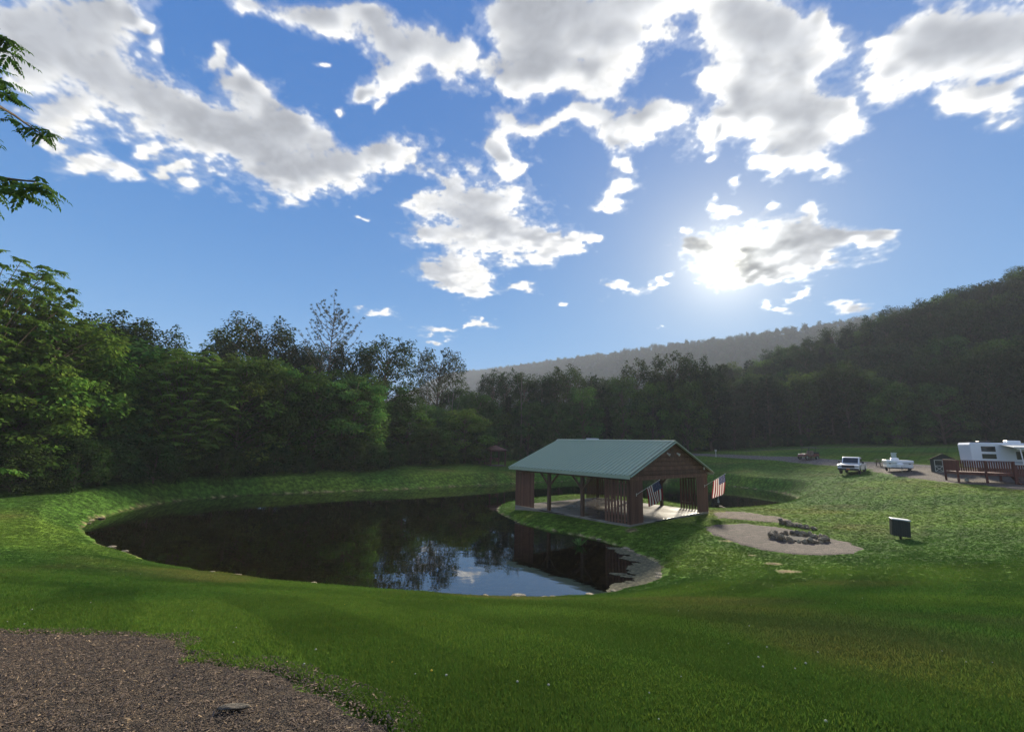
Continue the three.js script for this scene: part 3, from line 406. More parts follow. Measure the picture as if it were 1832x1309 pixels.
// taller trees behind them
for (const a of [['oak', 478, 558, 62, 1.25], ['maple', 430, 585, 64, 1.1], ['oak', 515, 600, 64, 1.1], ['hickory', 545, 618, 68, 1], ['oak', 572, 612, 68, 1.1], ['oak', 640, 610, 66, 1.15], ['oak', 690, 596, 66, 1.3], ['oak', 787, 620, 100, 1.2], ['maple', 815, 690, 100, 1.1], ['hickory', 850, 695, 104, 1], ['oak', 880, 664, 98, 1.1], ['oak', 908, 655, 98, 1.1], ['tulip', 940, 664, 96, 1.1], ['hickory', 965, 668, 100, 1.1], ['oak', 990, 662, 100, 1.1], ['oak', 1022, 650, 98, 1.15], ['maple', 1045, 690, 88, 1.1], ['thicket', 1000, 715, 85, 1], ['hickory', 1065, 672, 104, 1.1], ['whitepine', 1062, 662, 108, 0.9], ['hickory', 1095, 670, 108, 1], ['tulip', 1138, 640, 104, 1], ['maple', 1115, 672, 98, 1.1], ['maple', 1165, 680, 98, 1.1], ['oak', 1203, 626, 104, 1.05], ['tulip', 1236, 634, 106, 1], ['hickory', 1180, 660, 106, 1.1], ['hickory', 1265, 648, 104, 1.1], ['maple', 1225, 675, 98, 1.1], ['hemlock', 910, 700, 88, 1], ['maple', 945, 712, 86, 1.1], ['hemlock', 1085, 720, 94, 1], ['whitepine', 1290, 640, 108, 0.9], ['hickory', 180, 580, 48, 1.1], ['oak', 130, 590, 46, 1.1], ['maple', 60, 600, 42, 1.1], ['hickory', 350, 625, 54, 1.1], ['oak', 395, 620, 62, 1.1], ['maple', 250, 610, 54, 1.1]]) treeTo(a[0], a[1], a[2], a[3], 'back', a[4]);
{ const p = atDepth(600, 541, 64), h = p.y - groundAt(p.x, p.z); plantAt('lone', p.x, p.z, h, 1.1, 0.72, 'tall sparse pine with upswept bare boughs standing above the wood', undefined); }
// fill of the wood, row behind row
{
  const r = rng(907), used = [];
  for (let k = 0; k < woodLine.length - 1; k++) {
    const [ax, az] = woodLine[k], [ex, ez] = woodLine[k + 1], len = Math.hypot(ex - ax, ez - az), nx = (ez - az) / len, nz = -(ex - ax) / len;
    if ((ax + ex) / 2 < 36) for (const row of [11, 19, 28]) for (let s = r() * 4; s < len; s += 6.5) {
      const t = s / len, x = ax + (ex - ax) * t + nx * (row + (r() - 0.5) * 5), z = az + (ez - az) * t + nz * (row + (r() - 0.5) * 5);
      if (z > 4 || Math.abs(x) / Math.max(1, -z) > 1.4 || woodDist(x, z) < 1 || used.some(u => Math.hypot(u[0] - x, u[1] - z) < 3.3)) continue; used.push([x, z]);
      const q = r(), key = q < 0.4 ? 'thicket' : q < 0.7 ? 'maple' : 'hickory', zone = x < -8 ? 'bank' : 'back';
      plantAt(key, x, z, 8 + r() * 4, r() * 6.28, 1.15 * (0.9 + 0.3 * r()), zoneLabel[zone][key], kinds[key].name.replace(/_/g, ' ') + 's' + zoneGroup[zone]);
    }
    for (let s = r() * 2; s < len; s += 2.7) { const t = s / len, off = 2.6 + r() * 2.6, x = ax + (ex - ax) * t + nx * off, z = az + (ez - az) * t + nz * off; if (z > 2 || Math.abs(x) / Math.max(1, -z) > 1.25) continue; const zone = x > 36 ? 'hill' : x < -8 ? 'bank' : 'back'; plantAt('shrub', x, z, 1.6 + r() * 1.9, r() * 6.28, 0.8 + r() * 0.4, zoneLabel[zone].shrub, 'understory shrubs' + zoneGroup[zone]); }
  }
  for (let gz = -52; gz > -190; gz -= 5.6) for (let gx = 30; gx < 190; gx += 5.6) {
    const x = gx + (r() - 0.5) * 4.4, z = gz + (r() - 0.5) * 4.4, wd = woodDist(x, z), q = r(); if (x / -z > 1.32 || x < 34 || wd < 1.2 || wd > 78 || (wd > 20 && x < 48)) continue; used.push([x, z]);
    const key = wd < 5 ? (q < 0.4 ? 'thicket' : q < 0.7 ? 'maple' : 'hickory') : q < 0.2 ? 'hickory' : q < 0.38 ? 'oak' : q < 0.6 ? 'maple' : q < 0.76 ? 'hemlock' : q < 0.9 ? 'whitepine' : 'tulip';
    plantAt(key, x, z, wd < 5 ? 7 + r() * 6 : 12 + r() * 6, r() * 6.28, 1.05 * (0.9 + 0.3 * r()), zoneLabel.hill[key], kinds[key].name.replace(/_/g, ' ') + 's' + zoneGroup.hill);
  }
  console.log('wood trees', used.length);
}
// bare pale trunks at the wood's edge
for (const [px, b, t, z, lab] of [[934, 790, 668, 84, 'tall thin bare pale trunk with one fork above the gazebo'], [765, 760, 692, 78, 'short bare pale trunk rising behind bushy trees'], [811, 745, 702, 80, 'forked bare pale dead trunk among the bank trees']]) {
  const p = atDepth(px, t, z), y = groundAt(p.x, p.z), h = p.y - y, g = thing('dead_tree', lab, 'tree', V(p.x, y, p.z)); part('trunk', limb([V(0, -0.2, 0), V(0.1, h * 0.4, 0), V(-0.1, h * 0.75, 0), V(0.05, h, 0)], 0.13, 0.05, 7, 9), paleBarkM, g);
  part('branch', limb([V(0, h * 0.62, 0), V(0.9, h * 0.74, 0.2), V(1.3, h * 0.88, 0.2)], 0.08, 0.02, 5, 5), paleBarkM, g); part('branch', limb([V(0, h * 0.74, 0), V(-0.7, h * 0.84, 0.2), V(-0.9, h * 0.97, 0)], 0.06, 0.02, 5, 5), paleBarkM, g);
}
// the walnut whose boughs hang into the picture, its trunk just outside
{
  const base = onGround(-13.6, -9.2), g = thing('overhanging_walnut', 'near walnut tree whose leafy boughs hang over the lawn edge', 'tree', base), L = new Leaves(777), wood = [], r = rng(778), loc = v => v.clone().sub(base);
  const tr1 = [V(0, -0.3, 0), V(0.1, 4, 0.1), V(-0.2, 8, 0.2), V(0.2, 12.5, 0)]; wood.push(limb(tr1, 0.28, 0.08, 10, 12)); const tc = new THREE.CatmullRomCurve3(tr1);
  const bough = (tip, n, from) => { const b = tc.getPoint(from), c = [b, b.clone().lerp(tip, 0.5).add(V(0, 0.5, 0)), tip]; wood.push(limb(c, 0.09, 0.015, 6, 7)); const cc = new THREE.CatmullRomCurve3(c); for (let a = 0; a < n; a++) { const p = cc.getPoint(1 - Math.pow(a / n, 1.3) * 0.5), q = p.clone().add(V((r() - 0.5) * 0.9 * (a ? 1 : 0), (r() - 0.5) * 0.3, (r() - 0.5) * 0.9 * (a ? 1 : 0))); wood.push(limb([p, p.clone().lerp(q, 0.5).add(V(0, 0.05, 0)), q], 0.014, 0.006, 3, 2)); L.spray(q, 6, 0.42, 9, 0.13, [0.06, 0.13, 0.025], V(0.35, -0.2, 0)); } };
  for (const [px, py, n] of [[10, 70, 3], [2, 140, 3], [62, 325, 4], [18, 345, 5], [-30, 320, 6], [-10, 850, 3], [-60, 100, 6], [-40, 230, 3]]) bough(loc(atDepth(px, py, 8.2)), n, py < 200 ? 0.8 : py < 500 ? 0.62 : 0.25);
  for (let k = 0; k < 26; k++) { const f = 1.6 + r() * 4.2, e = 4 + r() * 9, q = 2 + r() * 2.6; bough(V(-Math.abs(Math.cos(f)) * q - 0.6, e, Math.sin(f) * q + 0.8), 4, clamp(e / 14, 0.25, 0.95)); }
  part('trunk', mergeGeometries(wood), barkM, g); part('crown', L.build(), leafM, g);
}
console.log('trees done', Date.now() - T0);
// ------------------------------------------------------------------ far mountain
{
  const A = V(-330, 0, -1280), Bp = V(470, 0, -470), ax = Bp.clone().sub(A), al = ax.length(); ax.normalize(); const nrm = V(ax.z, 0, -ax.x); if (nrm.z < 0) nrm.negate();
  const mh = (u, v) => { const crest = 177 * sstep(-0.1, 0.22, u) * mix(1.0, 0.93, u) + 5 * (fbm(u * 9, 2, 3) - 0.5); return crest * (v > 0 ? Math.pow(clamp(1 - v / 390), 1.25) : clamp(1 + v / 500)) + (fbm(u * 14, v * 0.012, 3) - 0.5) * 16 * sstep(0, 60, v) * clamp(1 - v / 390) - 8; };
  const nu = 160, nv = 70, pos = [], uv = [], idx = []; const at = (u, v) => V(A.x + ax.x * u * al + nrm.x * v, mh(u, v), A.z + ax.z * u * al + nrm.z * v);
  for (let i = 0; i <= nu; i++) for (let j = 0; j <= nv; j++) { const p = at(i / nu * 1.5 - 0.2, j / nv * 590 - 200); pos.push(p.x, p.y, p.z); uv.push(p.x * 0.02, p.z * 0.02); if (i < nu && j < nv) { const a = i * (nv + 1) + j; idx.push(a, a + nv + 1, a + 1, a + 1, a + nv + 1, a + nv + 2); } }
  const g = new THREE.BufferGeometry(); g.setAttribute('position', new THREE.Float32BufferAttribute(pos, 3)); g.setAttribute('uv', new THREE.Float32BufferAttribute(uv, 2)); g.setIndex(idx); g.computeVertexNormals(); if (g.attributes.normal.getY(300) < 0) { g.setIndex(idx.reverse()); g.computeVertexNormals(); }
  structure('mountain', g, std(C(0.03, 0.045, 0.02), 1));
  const L = new Leaves(301), r = rng(302); for (let k = 0; k < 11; k++) L.clump(V((r() - 0.5) * 5, 5 + r() * 6, (r() - 0.5) * 5), 2.2, 1.8, 22, 1.5, [0.035, 0.065, 0.02], 0.2);
  const N = 15000, im = new THREE.InstancedMesh(L.build(), leafM, N), m4 = new THREE.Matrix4(), q = new THREE.Quaternion();
  for (let k = 0; k < N; k++) { const v = Math.pow(r(), 1.4) * 330 - 25, u = r() * 1.4 - 0.15, p = at(u, v), s = 0.42 + r() * 0.42; q.setFromAxisAngle(V(0, 1, 0), r() * 6.28); m4.compose(p, q, V(s, s * (0.8 + 0.5 * r()), s)); im.setMatrixAt(k, m4); im.setColorAt(k, C(0.75 + r() * 0.5, 0.75 + r() * 0.5, 0.8 + r() * 0.3)); }
  im.name = 'mountain_forest'; im.userData = { kind: 'stuff', label: 'hazy unbroken forest covering the long far ridge', category: 'forest' }; shade(im); scene.add(im);
}
// ------------------------------------------------------------------ pavilion
const woodT = noiseTex(256, (u, v) => { const n = 0.6 + 0.5 * (tfbm(u, v * 0.06, 40, 3) - 0.5) + 0.3 * (tfbm(u, v, 5, 3) - 0.5); return [n, n * 0.97, n * 0.94]; }, true);
const brown = [[0.36, 0.185, 0.125], [0.3, 0.15, 0.1], [0.41, 0.21, 0.145]].map(c => std(C(...c), 0.75, { map: woodT }));
const darkWood = std(C(0.28, 0.18, 0.125), 0.85, { map: woodT });
const roofM = new THREE.MeshPhysicalMaterial({ color: C(0.3, 0.38, 0.285), roughness: 0.5, metalness: 0.0, specularIntensity: 0.5 });
const roofDarkM = roofM;
const slabM = std(C(0.62, 0.58, 0.54), 0.3, { map: noiseTex(512, (u, v) => { const n = 0.66 + 0.35 * (tfbm(u, v, 5, 5) - 0.5) - 0.35 * sstep(0.56, 0.72, tfbm(u + 0.4, v + 0.1, 4, 4)); return [n, n * 0.985, n * 0.96]; }, true), roughnessMap: noiseTex(256, (u, v) => { const n = 0.75 + 0.6 * (tfbm(u, v, 4, 4) - 0.5); return [n, n, n]; }) });
{
  const P = thing('picnic_pavilion', 'brown open-sided pavilion with green ribbed metal roof on the pond peninsula', 'pavilion', NEAR, Math.PI / 2 - YAW);
  const W = PW, L = PL, FL = 0.12, EH = 2.84, RH = 4.86, OS = 0.39, OE = 0.29, BEAM = 2.5;
  part('slab', rb(W, 0.5, L, W / 2, FL - 0.25, -L / 2, 0.015), slabM, P);
  const run = W / 2 + OS, sl = Math.atan2(RH - EH, run), slen = Math.hypot(run, RH - EH), roofY = x => EH + (x + OS) * Math.tan(sl);
  const post = new THREE.BoxGeometry(0.19, BEAM - FL, 0.19).translate(0, (BEAM + FL) / 2, 0);
  for (const x of [0.12, W - 0.12]) { for (const z of [-0.12, -3.5, -6.35, -L + 0.12]) { const m = part('post', post, darkWood, P); m.position.set(x, 0, z); if (z < -1 && z > -L + 1) for (const e of [-1, 1]) part('brace', bar(V(x, 1.78, z + e * 0.08), V(x, BEAM + 0.02, z + e * 0.8), 0.11, 0.1), darkWood, P); }
    part('beam', rb(0.2, 0.26, L - 0.05, x, BEAM + 0.13, -L / 2, 0.01), darkWood, P); }
  // corner screens of upright boards
  const bg = [[0.135, 2.34], [0.148, 2.36], [0.128, 2.35]].map(([w, h]) => new RoundedBoxGeometry(w, h, 0.028, 1, 0.006).translate(0, FL + 0.02 + h / 2, 0)), rr = rng(61);
  function screen(x0, z0, x1, z1, pitch, name) { const len = Math.hypot(x1 - x0, z1 - z0), n = Math.floor(len / pitch), ang = Math.atan2(-(z1 - z0), x1 - x0); for (let i = 0; i < n; i++) { const t = (i + 0.5) / n, m = part(name, bg[i % 3], brown[Math.floor(rr() * 3)], P); m.position.set(mix(x0, x1, t), 0, mix(z0, z1, t)); m.rotation.y = ang; m.rotation.z = (rr() - 0.5) * 0.006; }
    for (const y of [0.55, 2.3]) part('rail', bar(V(mix(x0, x1, 0.02), y, mix(z0, z1, 0.02)), V(mix(x0, x1, 0.98), y, mix(z0, z1, 0.98)), 0.05, 0.09).translate(ang === 0 ? 0 : x0 < W / 2 ? 0.05 : -0.05, 0, ang === 0 ? (z0 > -1 ? -0.05 : 0.05) : 0), darkWood, P); }
  const T = 0.152, G = 0.205;
  screen(0.02, 0.012, 1.3, 0.012, T, 'board'); screen(W - 1.62, 0.012, W - 0.02, 0.012, T, 'board'); screen(-0.012, -L + 0.02, -0.012, -L + 1.95, T, 'board');
  screen(-0.012, -1.75, -0.012, -0.02, G, 'slat'); screen(W + 0.012, -2.1, W + 0.012, -0.02, G, 'slat'); screen(W + 0.012, -L + 0.02, W + 0.012, -L + 2.1, G, 'slat'); screen(0.02, -L - 0.012, 1.5, -L - 0.012, G, 'slat'); screen(W - 1.5, -L - 0.012, W - 0.02, -L - 0.012, G, 'slat');
  // gable siding, board by board
  for (const zf of [0.03, -L - 0.03]) { for (let y = BEAM; y < RH - 0.15; y += 0.27) { const y1 = Math.min(y + 0.235, RH - 0.1), xa = Math.max(0.0, (y - EH - 0.02) / Math.tan(sl) - OS + 0.1), xb = Math.max(0.0, (y1 - EH - 0.02) / Math.tan(sl) - OS + 0.1); if (xb > W / 2 - 0.05) break; const g = prism([[xa, y], [W - xa, y], [W - xb, y1], [xb, y1]], 0.06, 0.02); g.translate(0, 0, zf - 0.03); part('siding_board', g, brown[Math.floor(rr() * 3)], P); } 
    part('gable_backing', prism([[0.25, BEAM + 0.02], [W - 0.25, BEAM + 0.02], [W / 2, RH - 0.22]], 0.02, 0.002).translate(0, 0, zf - 0.01 - Math.sign(zf) * 0.045), darkWood, P);
    part('vent_board', bx(0.42, 0.6, 0.03, W / 2, 4.1, zf + Math.sign(zf) * 0.045), darkWood, P); }
  // roof
  const n = 34, pw = (L + 2 * OE) / n, prof = [[0, 0], [0.02, 0.06], [0.06, 0.06], [0.09, 0], [pw * 0.42, 0], [pw * 0.45, 0.007], [pw * 0.52, 0.007], [pw * 0.55, 0], [pw * 0.72, 0], [pw * 0.75, 0.007], [pw * 0.82, 0.007], [pw * 0.85, 0], [pw - 0.002, 0]];
  const panel = (() => { const pos = [], uv = [], idx = []; prof.forEach(([z, h], i) => { pos.push(-slen / 2, h, -z, slen / 2, h, -z); uv.push(0, z, slen, z); if (i) { const a = i * 2 - 2; idx.push(a, a + 1, a + 2, a + 1, a + 3, a + 2); } }); const g = new THREE.BufferGeometry(); g.setAttribute('position', new THREE.Float32BufferAttribute(pos, 3)); g.setAttribute('uv', new THREE.Float32BufferAttribute(uv, 2)); g.setIndex(idx); const q = g.toNonIndexed(); q.computeVertexNormals(); return q; })();
  const R = part('roof_deck', [0, 1].map(s => bx(slen - 0.04, 0.03, L + 2 * OE - 0.06, 0, 0, 0, 0, 0, s ? -sl : sl).translate(s ? W + OS - run / 2 : -OS + run / 2, (EH + RH) / 2 - 0.055, -L / 2)), darkWood, P);
  for (const s of [0, 1]) for (let i = 0; i < n; i++) { const m = part('roof_panel', panel, roofM, R); m.position.set(s ? W + OS - run / 2 : -OS + run / 2, (EH + RH) / 2 - 0.022, OE - i * pw); m.rotation.z = s ? -sl : sl; }
  part('ridge_cap', [rod(V(W / 2, RH - 0.02, OE + 0.01), V(W / 2, RH - 0.02, -L - OE - 0.01), 0.055, 0.055, 10), bx(0.24, 0.012, L + 2 * OE, W / 2 - 0.11, RH - 0.025, -L / 2, 0, 0, sl), bx(0.24, 0.012, L + 2 * OE, W / 2 + 0.11, RH - 0.025, -L / 2, 0, 0, -sl)], roofM, R);
  for (const s of [0, 1]) { part('fascia', bx(0.03, 0.2, L + 2 * OE + 0.04, s ? W + OS + 0.012 : -OS - 0.012, EH - 0.12, -L / 2), roofDarkM, R); for (const z of [OE + 0.02, -L - OE - 0.02]) part('rake_trim', bar(V(s ? W + OS : -OS, EH - 0.1, z), V(W / 2, RH - 0.1, z), 0.035, 0.17).translate(0, 0, 0), roofDarkM, R); }
  for (let i = 0; i < 9; i++) for (const s of [0, 1]) { const z = -0.5 - i * (L - 1) / 8; part('rafter', bar(V(s ? W + OS - 0.1 : -OS + 0.1, EH - 0.16, z), V(W / 2, RH - 0.2, z), 0.13, 0.05), darkWood, R); }
  // lamps on the gable
  const lampM = std(C(0.6, 0.6, 0.58), 0.4);
  for (const x of [W / 2 - 0.62, W / 2 + 0.62]) { const f = part('floodlight', [cy(0.06, 0.06, 0.05, x, 4.05, 0.08, 12, Math.PI / 2), cy(0.05, 0.085, 0.14, x, 4.0, 0.17, 14, Math.PI / 2 + 0.5)], lampM, P); }
  part('conduit_box', rb(0.12, 0.18, 0.08, W - 0.55, 3.05, 0.09), lampM, P);
  // flags on angled poles
  const cv = document.createElement('canvas'); cv.width = 760; cv.height = 400; const k = cv.getContext('2d'); for (let i = 0; i < 13; i++) { k.fillStyle = i % 2 ? '#e6e2dc' : '#8e2331'; k.fillRect(0, i * 400 / 13, 760, 400 / 13 + 1); } k.fillStyle = '#27305c'; k.fillRect(0, 0, 304, 400 * 7 / 13);
  k.fillStyle = '#ece9e4'; const star = (x, y, s) => { k.beginPath(); for (let i = 0; i < 10; i++) { const q = i % 2 ? s * 0.4 : s, a = -Math.PI / 2 + i * Math.PI / 5; k[i ? 'lineTo' : 'moveTo'](x + Math.cos(a) * q, y + Math.sin(a) * q); } k.fill(); }; for (let j = 0; j < 9; j++) for (let i = 0; i < (j % 2 ? 5 : 6); i++) star(304 * (j % 2 ? i * 2 + 2 : i * 2 + 1) / 12, 215 * (j + 1) / 10, 10);
  const ft = new THREE.CanvasTexture(cv); ft.colorSpace = THREE.SRGBColorSpace; const flagM = new THREE.MeshPhysicalMaterial({ map: ft, roughness: 0.9, transmission: 0.35, thickness: 0, specularIntensity: 0.2 });
  const poleM = std(C(0.55, 0.54, 0.5), 0.4), toW = (x, y, z) => V(x, y, z).applyAxisAngle(V(0, 1, 0), Math.PI / 2 - YAW).add(NEAR);
  for (const [x, y, lab, seed, sw] of [[0.62, 1.72, 'striped flag with starred blue canton on pole beside the slatted pavilion corner', 1, 0.6], [W - 0.5, 1.85, 'striped flag on angled pole at the pavilion corner facing the water', 2, 0.3]]) {
    const g = thing('flag', lab, 'flag', toW(x, y, 0.03), Math.PI / 2 - YAW); const b = V(0, 0, 0), tip = V(0.12, 0.92, 1.42), d = tip.clone().normalize();
    part('pole', rod(b, tip, 0.015, 0.012, 8), poleM, g); part('bracket', [rb(0.06, 0.16, 0.03, 0, 0, 0.01), rod(V(0, 0, 0), d.clone().multiplyScalar(0.14), 0.022)], poleM, g); part('finial', new THREE.SphereGeometry(0.03, 10, 8).translate(tip.x, tip.y, tip.z), poleM, g);
    const nu = 26, nv = 14, pos = [], uv = [], idx = []; for (let i = 0; i <= nu; i++) for (let j = 0; j <= nv; j++) { const u = i / nu, v = j / nv, h = tip.clone().addScaledVector(d, -0.04 - v * 0.92), fly = V(sw + 0.2 * (1 - v), -0.93, -0.12 - 0.1 * v).normalize(), q = h.addScaledVector(fly, u * 1.5 * (1 - 0.12 * v)), w = Math.sin(v * 7 + u * 3 + seed) * 0.07 * u + Math.sin(v * 13 + seed * 2) * 0.025 * u; q.x += w; q.z += w * 0.4 - u * u * 0.18 * (1 - v); pos.push(q.x, q.y, q.z); uv.push(u, 1 - v); if (i < nu && j < nv) { const a = i * (nv + 1) + j; idx.push(a, a + nv + 1, a + 1, a + 1, a + nv + 1, a + nv + 2); } }
    const fg = new THREE.BufferGeometry(); fg.setAttribute('position', new THREE.Float32BufferAttribute(pos, 3)); fg.setAttribute('uv', new THREE.Float32BufferAttribute(uv, 2)); fg.setIndex(idx); fg.computeVertexNormals(); part('cloth', fg, flagM, g);
  }
}
// ------------------------------------------------------------------ stones
const stoneM = [[0.66, 0.53, 0.4], [0.55, 0.44, 0.34], [0.72, 0.62, 0.48], [0.42, 0.37, 0.33]].map(c => std(C(...c), 0.95, { map: mat2(grain, 2), bumpMap: mat2(grain, 3), bumpScale: 0.01 }));
function stoneGeo(seed, sx, sy, sz) { const g = new THREE.IcosahedronGeometry(1, 2), p = g.attributes.position, r = rng(seed), pl = []; for (let k = 0; k < 9; k++) { const v = V(r() - 0.5, r() - 0.5, r() - 0.5).normalize(); pl.push([v, 0.55 + r() * 0.35]); } for (let i = 0; i < p.count; i++) { const v = V(p.getX(i), p.getY(i), p.getZ(i)).normalize(); let q = 1; for (const [n, d] of pl) { const c = v.dot(n); if (c > 0.05) q = Math.min(q, d / c); } p.setXYZ(i, v.x * q * sx, v.y * q * sy, v.z * q * sz); } g.computeVertexNormals(); return g; }
const stones = Array.from({ length: 9 }, (_, i) => stoneGeo(40 + i, 0.5, 0.32 + 0.05 * (i % 3), 0.36));
const flatStones = Array.from({ length: 6 }, (_, i) => stoneGeo(80 + i, 0.5, 0.1, 0.3));
{
  const r = rng(919), c = hit(1428, 966), g = thing('fire_ring', 'low ring of rough stacked fieldstones on the gravel pad', 'fire pit', c);
  const rx = 1.15, rz = 1.0; for (let layer = 0; layer < 2; layer++) for (let k = 0; k < (28 - layer * 4); k++) { const f = k / ((28 - layer * 4)) * 6.2832 + layer * 0.2 + r() * 0.12; if (layer === 1 && r() < 0.25) continue; const m = part('stone', stones[Math.floor(r() * 9)], stoneM[Math.floor(r() * 4)], g), s = 0.26 + r() * 0.18; m.scale.setScalar(s); m.position.set(Math.cos(f) * rx * (1 + (r() - 0.5) * 0.1), 0.05 + layer * 0.13 + r() * 0.03, Math.sin(f) * rz * (1 + (r() - 0.5) * 0.1)); m.rotation.set(r() * 0.5, r() * 6.28, r() * 0.5); }
  part('ash_bed', cy(0.8, 0.74, 0.1, 0, 0.05, 0, 20), std(C(0.05, 0.045, 0.042), 1, { map: mat2(grain, 3) }), g);
  const a = hit(1396, 937), b = hit(1458, 948), mid = a.clone().add(b).multiplyScalar(0.5), row = thing('stone_row', 'low line of piled fieldstones in the grass behind the fire ring', 'stones', mid);
  for (let k = 0; k < 22; k++) { const t = k / 21, p = a.clone().lerp(b, t).add(V((r() - 0.5) * 0.3, 0, (r() - 0.5) * 0.35)), m = part('stone', stones[k % 9], stoneM[Math.floor(r() * 4)], row), s = (t < 0.4 ? 0.34 : 0.24) + r() * 0.14; m.scale.setScalar(s); m.position.set(p.x - mid.x, groundAt(p.x, p.z) - mid.y + (k % 3 === 0 && t < 0.4 ? 0.2 : 0.06), p.z - mid.z); m.rotation.set(r() * 0.4, r() * 6.28, r() * 0.4); }
  // flat stones along the water
  const paleStone = stoneM[2], G = 'flat stones along the pond shore';
  for (let i = 3; i < shore.length; i++) { if (r() > (shore[i][1] > -26 ? 0.3 : 0.06)) continue; const [x, z] = shore[i], off = 0.05 + r() * 0.12, a2 = r() * 6.28; const m = single('shore_stone', flatStones[i % 6], r() < 0.6 ? paleStone : stoneM[0], 'flat pale stone lying on the pond shoreline', 'stone', G); const s = 0.22 + r() * 0.4; m.scale.set(s, s * 0.8, s); m.position.set(x + Math.cos(a2) * off, WATER + 0.03, z + Math.sin(a2) * off); m.rotation.set((r() - 0.5) * 0.15, r() * 6.28, (r() - 0.5) * 0.15); }
  for (const [px, py, s] of [[1290, 906, 0.5], [1296, 909, 0.65]]) { const p = atLevel(px, py, WATER), m = single('shore_stone', flatStones[2], paleStone, 'flat pale stone standing in the water beyond the pavilion', 'stone', 'flat stones in the water beyond the pavilion'); m.scale.setScalar(s); m.position.set(p.x, WATER + 0.04, p.z); m.rotation.y = s * 7; }
}
// floating algae
{
  const pos = [], uv = [], idx = [], step = 0.07, ids = new Map(), c = atLevel(1140, 1020, WATER), id = (i, j) => { const k = i * 4096 + j; if (!ids.has(k)) { ids.set(k, pos.length / 3); const x = c.x - 4 + i * step, z = c.z - 4 + j * step; pos.push(x, WATER + 0.012 + 0.012 * vn(x * 4, z * 4), z); uv.push(x, z); } return ids.get(k); };
  const isl = [[1105, 1027, 0.33], [1120, 1031, 0.3], [1135, 1024, 0.3], [1145, 1026, 0.3], [1128, 1041, 0.25]].map(a => { const p = atLevel(a[0], a[1], WATER); return [p.x, p.z, a[2]]; });
  for (let i = 0; i < 114; i++) for (let j = 0; j < 114; j++) { const x = c.x - 4 + i * step, z = c.z - 4 + j * step, pd = pondDist(x, z), n = fbm(x * 1.8 + 7, z * 1.8, 4); let on = false; if (pd < 0.12) { const wide = 1.5 * Math.exp(-Math.pow((x - 5.6) / 1.6, 2)) + 0.18; on = -pd < wide * (0.25 + 1.5 * (n - 0.2)) && x > c.x - 2.6; for (const [ix, iz, ir] of isl) if (Math.hypot((x - ix) * 0.8, (z - iz) * 1.5) < ir * (0.45 + n)) on = true; } if (on) { const a = id(i, j), b = id(i + 1, j), d = id(i, j + 1), e = id(i + 1, j + 1); idx.push(a, d, b, b, d, e); } }
  const g = new THREE.BufferGeometry(); g.setAttribute('position', new THREE.Float32BufferAttribute(pos, 3)); g.setAttribute('uv', new THREE.Float32BufferAttribute(uv, 2)); g.setIndex(idx); g.computeVertexNormals();
  single('algae_mat', g, std(C(0.33, 0.31, 0.19), 1, { map: mat2(grain, 1.5), bumpMap: mat2(gravelB, 1.5), bumpScale: 0.01 }), 'pale dried algae mat floating at the rounded end of the pond', 'algae');
  const p = atLevel(1036, 976, WATER), pl = thing('water_plant', 'small leafy green plant growing out of the pond near the peninsula', 'plant', p), L = new Leaves(66), r = rng(67); for (let k = 0; k < 30; k++) { const f = r() * 6.28, q = 0.1 + r() * 0.28, b = V(Math.cos(f) * q * 0.4, 0.02, Math.sin(f) * q * 0.4), d = V(Math.cos(f), 0.5 + r() * 1.4, Math.sin(f)).normalize(); L.leaf(b, d, V(0, 1, 0.1).normalize(), 0.28 + r() * 0.22, 0.1, L.tone([0.1, 0.2, 0.05])); }
  part('leaves', L.build(), leafM, pl);
}
// ------------------------------------------------------------------ litter bin
const greenBlack = std(C(0.02, 0.028, 0.026), 0.55), paleLid = std(C(0.42, 0.45, 0.46), 0.5);
{
  const p = hit(1612, 964), g = thing('litter_bin', 'dark slatted square litter bin with pale lid on a post in the lawn', 'bin', p, -0.5);
  part('post', cy(0.05, 0.05, 0.4, 0, 0.1, 0, 10), greenBlack, g);
  const b = part('body', rb(0.66, 0.68, 0.5, 0, 0.5, 0, 0.03), greenBlack, g);
  for (let i = 0; i < 8; i++) { part('slat', rb(0.062, 0.72, 0.022, -0.29 + i * 0.083, 0.5, 0.262, 0.006), greenBlack, b); }
  for (let i = 0; i < 6; i++) part('slat', rb(0.022, 0.72, 0.062, -0.342, 0.5, -0.2 + i * 0.08, 0.006), greenBlack, b);
  part('lid', rb(0.72, 0.06, 0.56, 0, 0.9, 0, 0.025), paleLid, g); g.rotation.z = -0.06;
}
